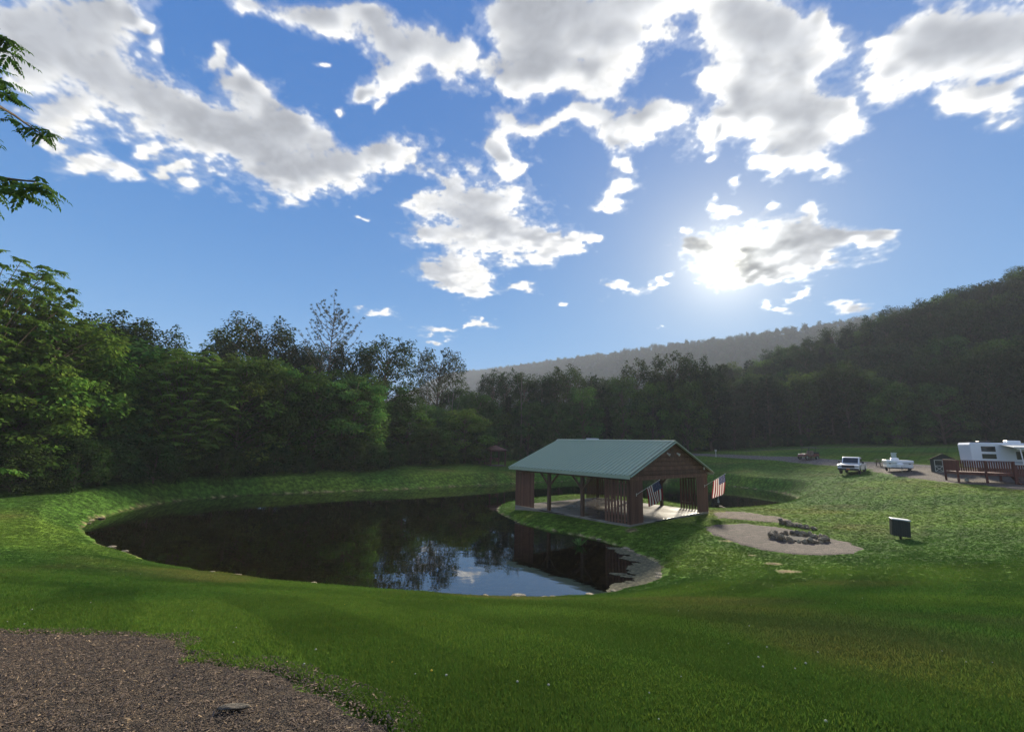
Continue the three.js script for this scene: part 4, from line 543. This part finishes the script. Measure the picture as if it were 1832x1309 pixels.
// ------------------------------------------------------------------ vehicles
const white = new THREE.MeshPhysicalMaterial({ color: C(0.78, 0.79, 0.8), roughness: 0.35, clearcoat: 0.6, clearcoatRoughness: 0.15 });
const rubber = std(C(0.018, 0.018, 0.02), 0.85), blackM = std(C(0.02, 0.021, 0.024), 0.45), glassM = new THREE.MeshPhysicalMaterial({ color: C(0.02, 0.026, 0.03), roughness: 0.06, specularIntensity: 1 }), chrome = std(C(0.6, 0.6, 0.62), 0.25, { metalness: 0.9 }), lensM = std(C(0.4, 0.4, 0.39), 0.15), amber = std(C(0.5, 0.14, 0.03), 0.4), redM = std(C(0.3, 0.04, 0.03), 0.5);
function wheel(par, x, y, z, r, w) { const t = part('wheel', new THREE.TorusGeometry(r * 0.76, r * 0.25, 10, 24).scale(1, 1, w / (r * 0.5)).rotateY(Math.PI / 2).translate(x, y, z), rubber, par); part('rim', [cy(r * 0.58, r * 0.58, w * 0.5, x, y, z, 18, 0, Math.PI / 2), cy(r * 0.2, r * 0.2, w * 0.75, x, y, z, 12, 0, Math.PI / 2)], chrome, t); }
const side = (pts, w, b) => prism(pts, w, b).rotateY(-Math.PI / 2).translate(w / 2, 0, 0); // profile (z forward, y up) extruded across x
{
  const p = onGround(...(() => { const q = atDepth(1527, 848, 54); return [q.x, q.z]; })()), g = thing('pickup_truck', 'white pickup truck parked on the grass beside the gravel road', 'pickup truck', V(p.x, p.y - 0.04, p.z), -45 * D2R);
  const prof = [[-2.9, 0.55], [-2.9, 1.22], [-0.95, 1.24], [1.0, 1.22], [1.15, 1.18], [2.55, 1.08], [2.8, 1.0], [2.86, 0.55], [2.45, 0.5], [2.3, 0.82], [2.05, 0.97], [1.65, 0.97], [1.4, 0.82], [1.25, 0.5], [-1.2, 0.5], [-1.35, 0.82], [-1.6, 0.97], [-2.0, 0.97], [-2.25, 0.82], [-2.4, 0.5]];
  const body = part('body', side(prof, 1.98, 0.06), white, g);
  part('cab', [side([[-1.0, 1.2], [-0.85, 1.86], [-0.65, 1.94], [0.3, 1.95], [0.55, 1.9], [1.2, 1.2]], 1.66, 0.09)], white, g);
  part('windscreen', bar(V(0, 1.27, 1.175), V(0, 1.84, 0.655), 1.42, 0.02), glassM, g);
  for (const s of [-1, 1]) { part('side_window', bx(0.02, 0.42, 0.78, s * 0.822, 1.56, 0.1), glassM, g); part('side_window', bx(0.02, 0.42, 0.6, s * 0.822, 1.56, -0.62), glassM, g); part('mirror', [rb(0.2, 0.24, 0.12, s * 1.13, 1.36, 0.85), rod(V(s * 0.85, 1.3, 0.85), V(s * 1.05, 1.33, 0.85), 0.025)], blackM, g); part('headlight', rb(0.34, 0.2, 0.12, s * 0.78, 0.92, 2.8), lensM, g); part('door_handle', rb(0.03, 0.04, 0.18, s * 1.0, 1.1, -0.2), blackM, g); for (const z of [1.85, -1.8]) wheel(g, s * 0.86, 0.4, z, 0.4, 0.26); }
  part('grille', [rb(1.2, 0.3, 0.06, 0, 0.9, 2.86), rb(1.2, 0.035, 0.02, 0, 0.98, 2.9), rb(1.2, 0.035, 0.02, 0, 0.86, 2.9)], blackM, g); part('bumper', rb(1.96, 0.24, 0.2, 0, 0.58, 2.86, 0.05), blackM, g); part('licence_plate', rb(0.32, 0.16, 0.02, 0, 0.6, 2.97), amber, g); part('bed_lining', rb(1.7, 0.04, 1.75, 0, 1.25, -1.95), blackM, g);
}
{
  const q = atDepth(1447, 821, 71), g = thing('utility_buggy', 'dark red roofed utility buggy standing on the gravel road', 'buggy', onGround(q.x, q.z, 0.03), -75 * D2R);
  part('body', [side([[-1.4, 0.45], [-1.45, 0.95], [-0.6, 0.98], [-0.5, 0.6], [0.45, 0.58], [0.65, 0.98], [1.3, 0.88], [1.45, 0.5]], 1.3, 0.05)], std(C(0.16, 0.05, 0.04), 0.4), g);
  part('roof', rb(1.4, 0.07, 1.7, 0, 1.92, -0.2, 0.03), std(C(0.07, 0.075, 0.08), 0.5), g); const fr = []; for (const s of [-1, 1]) { fr.push(rod(V(s * 0.62, 0.9, 0.7), V(s * 0.62, 1.9, 0.35), 0.03), rod(V(s * 0.62, 0.9, -0.75), V(s * 0.62, 1.9, -0.85), 0.03), rod(V(s * 0.62, 1.9, 0.35), V(s * 0.62, 1.9, -0.85), 0.03)); } part('roll_cage', fr, blackM, g);
  for (const x of [-0.32, 0.32]) part('seat', [rb(0.5, 0.14, 0.5, x, 0.75, -0.1), rb(0.5, 0.6, 0.12, x, 1.1, -0.4)], std(C(0.22, 0.16, 0.13), 0.8), g);
  part('cargo_box', rb(1.3, 0.32, 0.75, 0, 1.05, -1.05, 0.03), blackM, g); for (const s of [-1, 1]) { part('headlight', rb(0.22, 0.12, 0.06, s * 0.45, 0.82, 1.36), lensM, g); for (const z of [0.98, -0.98]) wheel(g, s * 0.66, 0.34, z, 0.34, 0.26); }
}
{
  const q = atDepth(1612, 843, 48), g = thing('folding_camper', 'low white folded camping trailer with tongue cover on the gravel lot', 'trailer', onGround(q.x, q.z, 0.04), -34 * D2R);
  part('body', rb(2.15, 0.5, 3.4, 0, 0.68, -1.7, 0.06), white, g); part('roof', rb(2.3, 0.32, 3.6, 0, 1.06, -1.7, 0.1), white, g); part('frame', [rb(1.9, 0.1, 3.3, 0, 0.4, -1.7), bar(V(-0.7, 0.42, 0), V(0, 0.42, 1.2), 0.08, 0.1), bar(V(0.7, 0.42, 0), V(0, 0.42, 1.2), 0.08, 0.1)], blackM, g);
  part('air_conditioner', rb(0.7, 0.24, 0.8, -0.25, 1.32, -1.4, 0.08), white, g); part('gas_cover', rb(0.62, 0.58, 0.5, -0.02, 0.66, 0.4, 0.2), white, g); part('jack', cy(0.03, 0.03, 0.6, 0, 0.32, 1.1, 8), chrome, g);
  for (const s of [-1, 1]) { wheel(g, s * 0.95, 0.29, -1.9, 0.29, 0.2); part('marker_light', rb(0.16, 0.07, 0.03, s * 0.8, 0.86, 0.01), blackM, g); part('stabiliser', rod(V(s * 0.85, 0.4, -0.2), V(s * 0.9, 0.0, -0.05), 0.025), blackM, g); }
}
// ------------------------------------------------------------------ travel trailer, deck, shed
const redWood = [[0.38, 0.105, 0.072], [0.32, 0.088, 0.062], [0.42, 0.125, 0.09]].map(c => std(C(...c), 0.8, { map: woodT }));
const greyWood = std(C(0.3, 0.27, 0.25), 0.9, { map: woodT });
{
  const q = atDepth(1748, 850, 42.5), y0 = groundAt(q.x + 3, q.z), g = thing('travel_trailer', 'long white travel trailer with roof units and extended awning', 'trailer', V(q.x, y0, q.z), -0.42);
  g.scale.set(0.95, 0.87, 0.95);
  const shell = prism([[0, 0.62], [-0.12, 1.2], [-0.2, 3.05], [-0.1, 3.28], [9.4, 3.28], [9.9, 2.9], [10, 0.62]], 2.44, 0.07).translate(0, 0, -2.44); part('body', shell, new THREE.MeshPhysicalMaterial({ color: C(0.72, 0.76, 0.82), roughness: 0.4, clearcoat: 0.3 }), g);
  for (const [x, y, w, h] of [[1.15, 2.62, 0.95, 0.46], [1.15, 1.85, 0.95, 0.4], [3.6, 2.0, 0.9, 0.7], [6.4, 2.2, 1.3, 0.7]]) { const f = part('window', rb(w + 0.1, h + 0.1, 0.04, x, y, 0.0, 0.05), blackM, g); part('pane', rb(w, h, 0.02, x, y, 0.022, 0.04), glassM, f); }
  const d = part('door', rb(0.75, 1.9, 0.05, 5.0, 1.75, 0.0), white, g); part('handle', rb(0.05, 0.16, 0.04, 4.72, 1.7, 0.05), blackM, d);
  part('stripe', bx(9.0, 0.12, 0.01, 4.7, 1.28, 0.004), std(C(0.3, 0.36, 0.45), 0.5), g); part('skirt', bx(9.2, 0.5, 0.04, 4.9, 0.36, -0.2), greyWood, g);
  part('roof_unit', rb(1.0, 0.3, 0.8, 3.45, 3.42, -1.2, 0.1), white, g); part('roof_unit', rb(0.55, 0.22, 0.5, 4.8, 3.38, -1.2, 0.08), white, g); part('roof_vent', rb(0.95, 0.18, 0.7, 1.35, 3.37, -1.2, 0.07), blackM, g);
  const aw = part('awning', [prism([[2.0, 0], [9.5, 0], [9.5, 0.02], [2.0, 0.02]], 2.5, 0.004).translate(0, 0, 0).rotateX(0.13).translate(0, 3.08, 0.03), rod(V(1.95, 2.78, 2.5), V(9.55, 2.78, 2.5), 0.075, 0.075, 12), bx(7.4, 0.2, 0.012, 5.75, 2.68, 2.52)], std(C(0.6, 0.6, 0.57), 0.8), g);
  for (const [x, foot] of [[2.3, -0.02], [4.35, 0.9]]) part('awning_pole', [bar(V(x, 2.75, 2.5), V(x + 0.15, foot, 2.55), 0.07, 0.06), bx(0.28, 0.04, 0.14, x + 0.12, foot + 0.02, 2.58)], white, g);
  for (const x of [5.6, 6.5]) for (const z of [-0.25, -2.2]) wheel(g, x, 0.36, z, 0.36, 0.24);
}
{
  const a = atDepth(1716, 862, 38.6), gY = groundAt(a.x, a.z), g = thing('deck', 'red-brown raised wooden deck with railing in front of the travel trailer', 'deck', V(a.x, gY, a.z), -0.42), fl = 0.92, w = 3.6, dp = 2.2, r = rng(81);
  for (let i = 0; i < 14; i++) part('floor_board', rb(w, 0.035, 0.145, w / 2, fl, -0.08 - i * 0.153, 0.006), redWood[i % 3], g);
  part('joist', [bx(w, 0.2, 0.05, w / 2, fl - 0.12, 0), bx(w, 0.2, 0.05, w / 2, fl - 0.12, -dp), bx(0.05, 0.2, dp, 0.02, fl - 0.12, -dp / 2), bx(0.05, 0.2, dp, w - 0.02, fl - 0.12, -dp / 2)], redWood[1], g);
  for (const [x, z] of [[0, 0.05], [w / 2, 0.05], [w - 0.05, 0.05], [0, -dp], [w, -dp]]) part('post', rb(0.13, fl + (z > 0 || x === 0 ? 0.98 : 0), 0.13, x, (fl + (z > 0 || x === 0 ? 0.98 : 0)) / 2 - 0.03, z, 0.01), redWood[1], g);
  const bal = rb(0.11, 0.86, 0.035, 0, fl + 0.5, 0, 0.005); for (let i = 0; i < 23; i++) { const m = part('baluster', bal, redWood[Math.floor(r() * 3)], g); m.position.set(0.14 + i * 0.15, 0, 0.02); } for (let i = 0; i < 13; i++) { const m = part('baluster', bal, redWood[Math.floor(r() * 3)], g); m.position.set(-0.02, 0, -0.16 - i * 0.155); m.rotation.y = Math.PI / 2; }
  part('handrail', [rb(w + 0.1, 0.045, 0.15, w / 2, fl + 0.97, 0.03), rb(0.15, 0.045, dp, -0.02, fl + 0.972, -dp / 2)], redWood[2], g);
  for (let i = 0; i < 5; i++) part('stair_tread', rb(1.0, 0.04, 0.28, w + 0.55, fl - 0.02 - i * 0.18, -0.9 + i * 0.27, 0.01), redWood[i % 3], g); part('stair_side', [bar(V(w + 1.07, fl, -1.0), V(w + 1.07, 0.0, 0.45), 0.04, 0.25), bar(V(w + 0.03, fl, -1.0), V(w + 0.03, 0.0, 0.45), 0.04, 0.25)], redWood[1], g);
  const h = thing('porch_railing', 'long red-brown slatted railing under the trailer awning', 'railing', V(a.x + 5.1, gY, a.z - 0.1), -0.42); for (let i = 0; i < 40; i++) { const m = part('baluster', bal, redWood[Math.floor(r() * 3)], h); m.position.set(0.1 + i * 0.15, -0.3, 0); } part('handrail', rb(6.2, 0.05, 0.15, 3.1, fl + 0.66, 0.02), redWood[2], h); part('lower_board', rb(6.2, 0.12, 0.05, 3.1, fl - 0.26, -0.04), redWood[1], h); part('skirting', rb(6.2, 0.62, 0.05, 3.1, 0.3, -0.06), greyWood, h); for (const x of [0, 2, 4, 6.1]) part('post', rb(0.12, 1.6, 0.12, x, 0.8, -0.02), redWood[1], h);
  const c = hit(1717, 858), rk = single('white_jug', new THREE.LatheGeometry([[0.001, 0], [0.13, 0.01], [0.15, 0.1], [0.14, 0.2], [0.05, 0.27], [0.045, 0.31], [0.001, 0.31]].map(p => new THREE.Vector2(...p)), 14), std(C(0.6, 0.58, 0.5), 0.6), 'small pale jug on the ground beneath the deck', 'jug'); rk.position.copy(onGround(a.x + 1.3, a.z - 0.6, 0.05));
}
{
  const q = atDepth(1668, 848, 46), g = thing('garden_shed', 'small grey-green shed with cross-braced double doors beside the deck', 'shed', onGround(q.x, q.z, 0), -0.75), gm = std(C(0.1, 0.14, 0.13), 0.8, { map: woodT }), trim = std(C(0.42, 0.43, 0.36), 0.7); g.scale.setScalar(0.78);
  for (let i = 0; i < 12; i++) part('wall_board', rb(0.195, 1.62, 0.04, 0.1 + i * 0.2, 0.9, 0, 0.008), gm, g); for (let i = 0; i < 9; i++) for (const x of [0.0, 2.4]) part('wall_board', rb(0.04, 1.62, 0.215, x, 0.9, -0.14 - i * 0.22, 0.008), gm, g); part('back_wall', bx(2.36, 1.6, 0.04, 1.2, 0.9, -2.0), gm, g);
  part('gable', prism([[-0.02, 1.72], [2.42, 1.72], [1.2, 2.35]], 0.05, 0.004).translate(0, 0, -0.03), gm, g); for (const s of [0, 1]) part('roof_slope', bar(s ? V(2.62, 1.6, -1) : V(-0.22, 1.6, -1), V(1.2, 2.42, -1), 0.06, 2.4), std(C(0.08, 0.04, 0.035), 0.9, { map: grain }), g); part('floor', bx(2.3, 0.1, 2, 1.2, 0.08, -1), greyWood, g);
  for (const s of [0, 1]) { const x0 = s ? 1.22 : 0.36, dr = part('door', rb(0.82, 1.5, 0.03, x0 + 0.41, 0.88, 0.04, 0.006), gm, g); part('brace', [bar(V(x0 + 0.05, 0.2, 0.065), V(x0 + 0.77, 0.85, 0.065), 0.07, 0.02), bar(V(x0 + 0.77, 0.2, 0.068), V(x0 + 0.05, 0.85, 0.068), 0.07, 0.02)], trim, dr); part('frame', [bx(0.07, 1.5, 0.02, x0 + 0.035, 0.88, 0.062), bx(0.07, 1.5, 0.02, x0 + 0.785, 0.88, 0.062), bx(0.68, 0.07, 0.02, x0 + 0.41, 1.6, 0.062), bx(0.68, 0.07, 0.02, x0 + 0.41, 0.9, 0.06), bx(0.68, 0.07, 0.02, x0 + 0.41, 0.165, 0.062)], trim, dr); part('pane', bx(0.62, 0.55, 0.012, x0 + 0.41, 1.26, 0.056), glassM, dr); }
}
{
  const q = atDepth(1599, 812, 58), g = thing('utility_pedestal', 'pale green utility pedestal standing on the grass behind the folded trailer', 'pedestal', onGround(q.x, q.z, 0), -0.5); const m = std(C(0.34, 0.45, 0.43), 0.6); part('post', rb(0.22, 0.7, 0.16, 0, 0.33, 0), m, g); part('cabinet', rb(0.5, 0.7, 0.34, 0, 1.0, 0, 0.04), m, g); part('cover', rb(0.56, 0.1, 0.4, 0.03, 1.38, 0.02), m, g);
  const t = atDepth(1582, 815, 57), tb = thing('picnic_table', 'low brown wooden picnic table on the grass beyond the road', 'table', onGround(t.x, t.z, 0), -0.3); for (let i = 0; i < 4; i++) part('table_board', rb(1.9, 0.04, 0.17, 0, 0.75, -0.28 + i * 0.185), greyWood, tb); for (const s of [-1, 1]) { part('bench_board', rb(1.9, 0.04, 0.26, 0, 0.45, s * 0.68), greyWood, tb); for (const x of [-0.7, 0.7]) part('leg', bar(V(x, -0.02, s * 0.62), V(x, 0.74, s * 0.2), 0.09, 0.04), greyWood, tb); } for (const x of [-0.75, 0.75]) part('crossbeam', bx(0.04, 0.09, 1.5, x, 0.41, 0), greyWood, tb);
  const s = atDepth(1281, 812, 86), sg = thing('marker_post', 'short pale marker post beside the far gravel road', 'post', onGround(s.x, s.z, 0), -0.3); part('post', rb(0.14, 1.25, 0.14, 0, 0.6, 0), std(C(0.4, 0.4, 0.33), 0.7), sg); part('cap', rb(0.36, 0.36, 0.06, 0, 1.2, 0.08), std(C(0.5, 0.5, 0.44), 0.7), sg);
}
// ------------------------------------------------------------------ gazebo and far cabin
{
  const q = atDepth(885, 834, 68), g = thing('garden_gazebo', 'small red-roofed square gazebo with swing at the wood edge', 'gazebo', onGround(q.x, q.z, 0), 0.45), m = std(C(0.24, 0.095, 0.075), 0.8, { map: woodT }), rf = std(C(0.27, 0.075, 0.07), 0.8, { map: mat2(grain, 2) });
  for (const x of [-1.15, 1.15]) for (const z of [-1.15, 1.15]) part('post', rb(0.16, 2.2, 0.16, x, 1.08, z), m, g); for (const z of [-1.15, 1.15]) part('beam', bx(2.5, 0.2, 0.12, 0, 2.2, z), m, g); for (const x of [-1.15, 1.15]) part('beam', bx(0.12, 0.196, 2.2, x, 2.2, 0), m, g);
  part('roof', new THREE.ConeGeometry(2.05, 0.72, 4).rotateY(Math.PI / 4).translate(0, 2.66, 0), rf, g); part('floor', bx(2.6, 0.12, 2.6, 0, 0.05, 0), greyWood, g); part('swing_seat', [bx(1.5, 0.06, 0.5, 0, 0.62, 0), bx(1.5, 0.5, 0.05, 0, 0.9, -0.26)], m, g); for (const x of [-0.7, 0.7]) part('chain', rod(V(x, 0.6, 0.1), V(x, 2.15, 0), 0.015), blackM, g);
  const rail = []; for (let i = 0; i < 7; i++) rail.push(bx(0.05, 0.7, 0.04, -1.15, 0.5, -0.95 + i * 0.31)); rail.push(bx(0.06, 0.07, 2.2, -1.15, 0.88, 0)); part('railing', rail, m, g);
  const c = atDepth(1060, 800, 84), cb = thing('far_cabin', 'pale-roofed cabin mostly hidden behind the pavilion roof', 'cabin', onGround(c.x, c.z, 0), 0.2); const top = atDepth(1060, 784, 84).y - groundAt(c.x, c.z); part('wall', bx(2, top - 1.1, 3, 0, (top - 1.1) / 2, 0), greyWood, cb); for (const s of [-1, 1]) part('roof_slope', bar(V(0, top - 1.2, s * 1.8), V(0, top, 0), 2.4, 0.06), std(C(0.5, 0.52, 0.52), 0.5), cb); part('door', bx(0.9, 1.9, 0.05, 0.4, 0.95, 1.53), darkWood, cb); part('window', bx(0.8, 0.7, 0.05, -0.5, 1.4, 1.53), glassM, cb);
}
console.log('objects done', Date.now() - T0);
// ------------------------------------------------------------------ grass, clover, mulch
{
  const r = rng(2024);
  function tuft(seed, blades, spread, h) { const q = rng(seed), p = [], n = [], c = [], idx = []; for (let k = 0; k < blades; k++) { const f = q() * 6.283, d = Math.sqrt(q()) * spread, x = Math.cos(f) * d, z = Math.sin(f) * d, g = q() * 6.283, hh = h * (0.5 + 0.7 * q()), w = 0.0025 + q() * 0.0022, bend = hh * (0.25 + 0.6 * q()), o = p.length / 3, sx = -Math.sin(g) * w, sz = Math.cos(g) * w, bx_ = Math.cos(g), bz = Math.sin(g); p.push(x - sx, -0.01, z - sz, x + sx, -0.01, z + sz, x + bx_ * bend * 0.35 - sx * 0.8, hh * 0.6, z + bz * bend * 0.35 - sz * 0.8, x + bx_ * bend * 0.35 + sx * 0.8, hh * 0.6, z + bz * bend * 0.35 + sz * 0.8, x + bx_ * bend, hh, z + bz * bend); for (let a = 0; a < 5; a++) { const v = V(-bx_ * 0.5, 0.8, -bz * 0.5).normalize(); n.push(v.x, v.y, v.z); const t = 0.8 + 0.4 * q(); c.push(t, t, t); } idx.push(o, o + 1, o + 2, o + 1, o + 3, o + 2, o + 2, o + 3, o + 4); } const g = new THREE.BufferGeometry(); g.setAttribute('position', new THREE.Float32BufferAttribute(p, 3)); g.setAttribute('normal', new THREE.Float32BufferAttribute(n, 3)); g.setAttribute('color', new THREE.Float32BufferAttribute(c, 3)); g.setIndex(idx); return g; }
  const gm = new THREE.MeshPhysicalMaterial({ vertexColors: true, roughness: 1, transmission: 0.36, thickness: 0, specularIntensity: 0.0 });
  const places = [], N = 640000, m4 = new THREE.Matrix4(), q = new THREE.Quaternion(), Y = V(0, 1, 0), q2 = new THREE.Quaternion(), LA = V(0.94, 0, 0.34);
  for (let k = 0; k < N; k++) {
    const d = 1.9 * Math.pow(95 / 1.9, Math.pow(r(), 0.8)), a = (r() * 112 - 56) * D2R, x = Math.sin(a) * d, z = -Math.cos(a) * d;
    if (pavDist(x, z) < 0.04) continue; const pd = x > -30 && x < 40 && z < -10 && z > -72 ? pondDist(x, z) : 50; const n = fbm(x * 2.2, z * 2.2, 3); if (pd < 0.3 + (n - 0.5) * 0.5) continue;
    if (d < 9 && inPoly(mulchPoly, x, z) && edgeDist(mulchPoly, x, z) > 0.04 + (n - 0.5) * 0.7) continue;
    if (d > 18) { if (inPoly(padPoly, x, z) && edgeDist(padPoly, x, z) > (n - 0.4) * 0.6) continue; if (inPoly(dirtPoly, x, z) && r() < 0.55) continue; if (woodDist(x, z) > 4) continue; }
    let bare = false; for (const [bx_, bz, br] of bareSpots) if (Math.hypot(x - bx_, z - bz) / br + (n - 0.5) * 1.6 < 0.95) bare = true; if (bare) continue;
    places.push([x, z, d, pd]);
  }
  console.log('tufts', places.length, Date.now() - T0);
  // keep the road and the gravel lot clear
  const lanes = [['road', 3], ['gravel_lot', 1], ['upper_track', 1]].map(([n]) => { const g = scene.getObjectByName(n).geometry, p = g.attributes.position, cell = new Set(); for (let i = 0; i < p.count; i++) for (let a = -0.3; a < 0.5; a += 0.3) for (let b = -0.3; b < 0.5; b += 0.3) cell.add(Math.round((p.getX(i) + a) / 0.4) + ',' + Math.round((p.getZ(i) + b) / 0.4)); if (n === 'gravel_lot') { cell.clear(); const ix = g.index; for (let i = 0; i < ix.count; i++) cell.add(Math.round(p.getX(ix.getX(i)) / 0.4) + ',' + Math.round(p.getZ(ix.getX(i)) / 0.4)); } return cell; });
  const ok = places.filter(([x, z, d]) => { if (d < 30) return true; const key = Math.round(x / 0.4) + ',' + Math.round(z / 0.4); return !lanes.some(c => c.has(key)); });
  const sets = [tuft(1, 14, 0.05, 0.04), tuft(2, 14, 0.055, 0.034), tuft(3, 12, 0.05, 0.05)];
  for (let s = 0; s < 3; s++) {
    const mine = ok.filter((_, i) => i % 3 === s), im = new THREE.InstancedMesh(sets[s], gm, mine.length);
    mine.forEach(([x, z, d, pd], i) => { const w = Math.max(1, d * 0.034) * (0.8 + 0.5 * r()), h = (0.7 + 0.6 * r()) * mix(1, 0.6, sstep(9, 22, d)) * (pd < 0.8 ? 1.3 : 1) * (0.75 + 0.5 * fbm(x * 0.8, z * 0.8, 2)); const pass = pd < 49 ? pd / 1.25 : (x * 0.8 - z * 0.6) / 1.25, lean = (Math.floor(pass + 0.15 * vn(x, z)) % 2 ? 1 : -1) * 0.13; q.setFromAxisAngle(Y, r() * 6.283).premultiply(q2.setFromAxisAngle(LA, lean)); m4.compose(V(x, groundAt(x, z, pd), z), q, V(w, h, w)); im.setMatrixAt(i, m4); const t = lawnTone(x, z), k = 0.9 + 0.35 * r(), y = 0.85 + 0.35 * r(); im.setColorAt(i, C(t[0] * k * y, t[1] * k, t[2] * k)); });
    im.name = numbered('lawn_grass'); im.userData = { kind: 'stuff', label: 'mown green lawn grass sloping down to the pond', category: 'grass' }; shade(im); scene.add(im);
  }
  // mulch chips
  const cg = new THREE.BoxGeometry(0.015, 0.003, 0.0045), chip = new THREE.InstancedMesh(cg, std(C(1, 1, 1), 0.95), 52000); let k = 0, e = new THREE.Euler();
  const xs = mulchPoly.map(p => p[0]), zs = mulchPoly.map(p => p[1]); let guard = 0;
  while (k < 52000 && guard++ < 400000) { const x = mix(-9, Math.max(...xs), r()), z = mix(Math.min(...zs), -1.2, r()); if (Math.abs(x) > -z * 1.25 + 0.4) continue; const ed = edgeDist(mulchPoly, x, z); if (ed < -0.12 + (fbm(x * 2, z * 2, 3) - 0.5) * 0.5) continue; e.set((r() - 0.5) * 0.9, r() * 6.28, (r() - 0.5) * 0.9); q.setFromEuler(e); const s = 0.35 + r() * r() * r() * 2.6; m4.compose(V(x, groundAt(x, z) + 0.034 + r() * 0.012, z), q, V(s, 0.6 + r() * 1.2, s)); chip.setMatrixAt(k, m4); const t = r(), v = 0.5 + r() * 0.9; chip.setColorAt(k, t < 0.1 ? C(0.33 * v, 0.23 * v, 0.13 * v) : t < 0.6 ? C(0.17 * v, 0.118 * v, 0.08 * v) : C(0.11 * v, 0.08 * v, 0.06 * v)); k++; }
  chip.count = k; chip.name = 'mulch_chips'; chip.userData = { kind: 'stuff', label: 'brown shredded bark mulch covering the bed edge', category: 'mulch' }; shade(chip); scene.add(chip);
  // clover heads and dandelions
  const fl = new THREE.InstancedMesh(new THREE.IcosahedronGeometry(0.008, 1), std(C(1, 1, 1), 0.9), 50); k = 0; while (k < 50) { const d = 3 * Math.pow(7, r()), a = (r() * 104 - 52) * D2R, x = Math.sin(a) * d, z = -Math.cos(a) * d; if (fbm(x * 0.5 + 70, z * 0.5, 3) < 0.5 || (d < 9 && inPoly(mulchPoly, x, z)) || pondDist(x, z) < 0.6 || pavDist(x, z) < 0.2 || inPoly(padPoly, x, z)) continue; m4.compose(V(x, groundAt(x, z) + 0.055, z), q.identity(), V(1, 0.8, 1).multiplyScalar(0.6 + r() * 0.7)); fl.setMatrixAt(k, m4); fl.setColorAt(k, r() < 0.12 ? C(0.55, 0.4, 0.03) : C(0.36, 0.37, 0.28)); k++; }
  fl.name = 'clover_flowers'; fl.userData = { kind: 'stuff', label: 'tiny white and yellow flowers scattered through the lawn', category: 'flowers' }; shade(fl); scene.add(fl);
  const st = hit(415, 1281), sg = single('flat_rock', stoneGeo(150, 0.1, 0.022, 0.035), stoneM[3], 'flat grey rock lying on the bark mulch', 'rock'); sg.position.copy(onGround(st.x, st.z, 0.05)); sg.rotation.y = 0.2;
}
renderer.render(scene, camera);
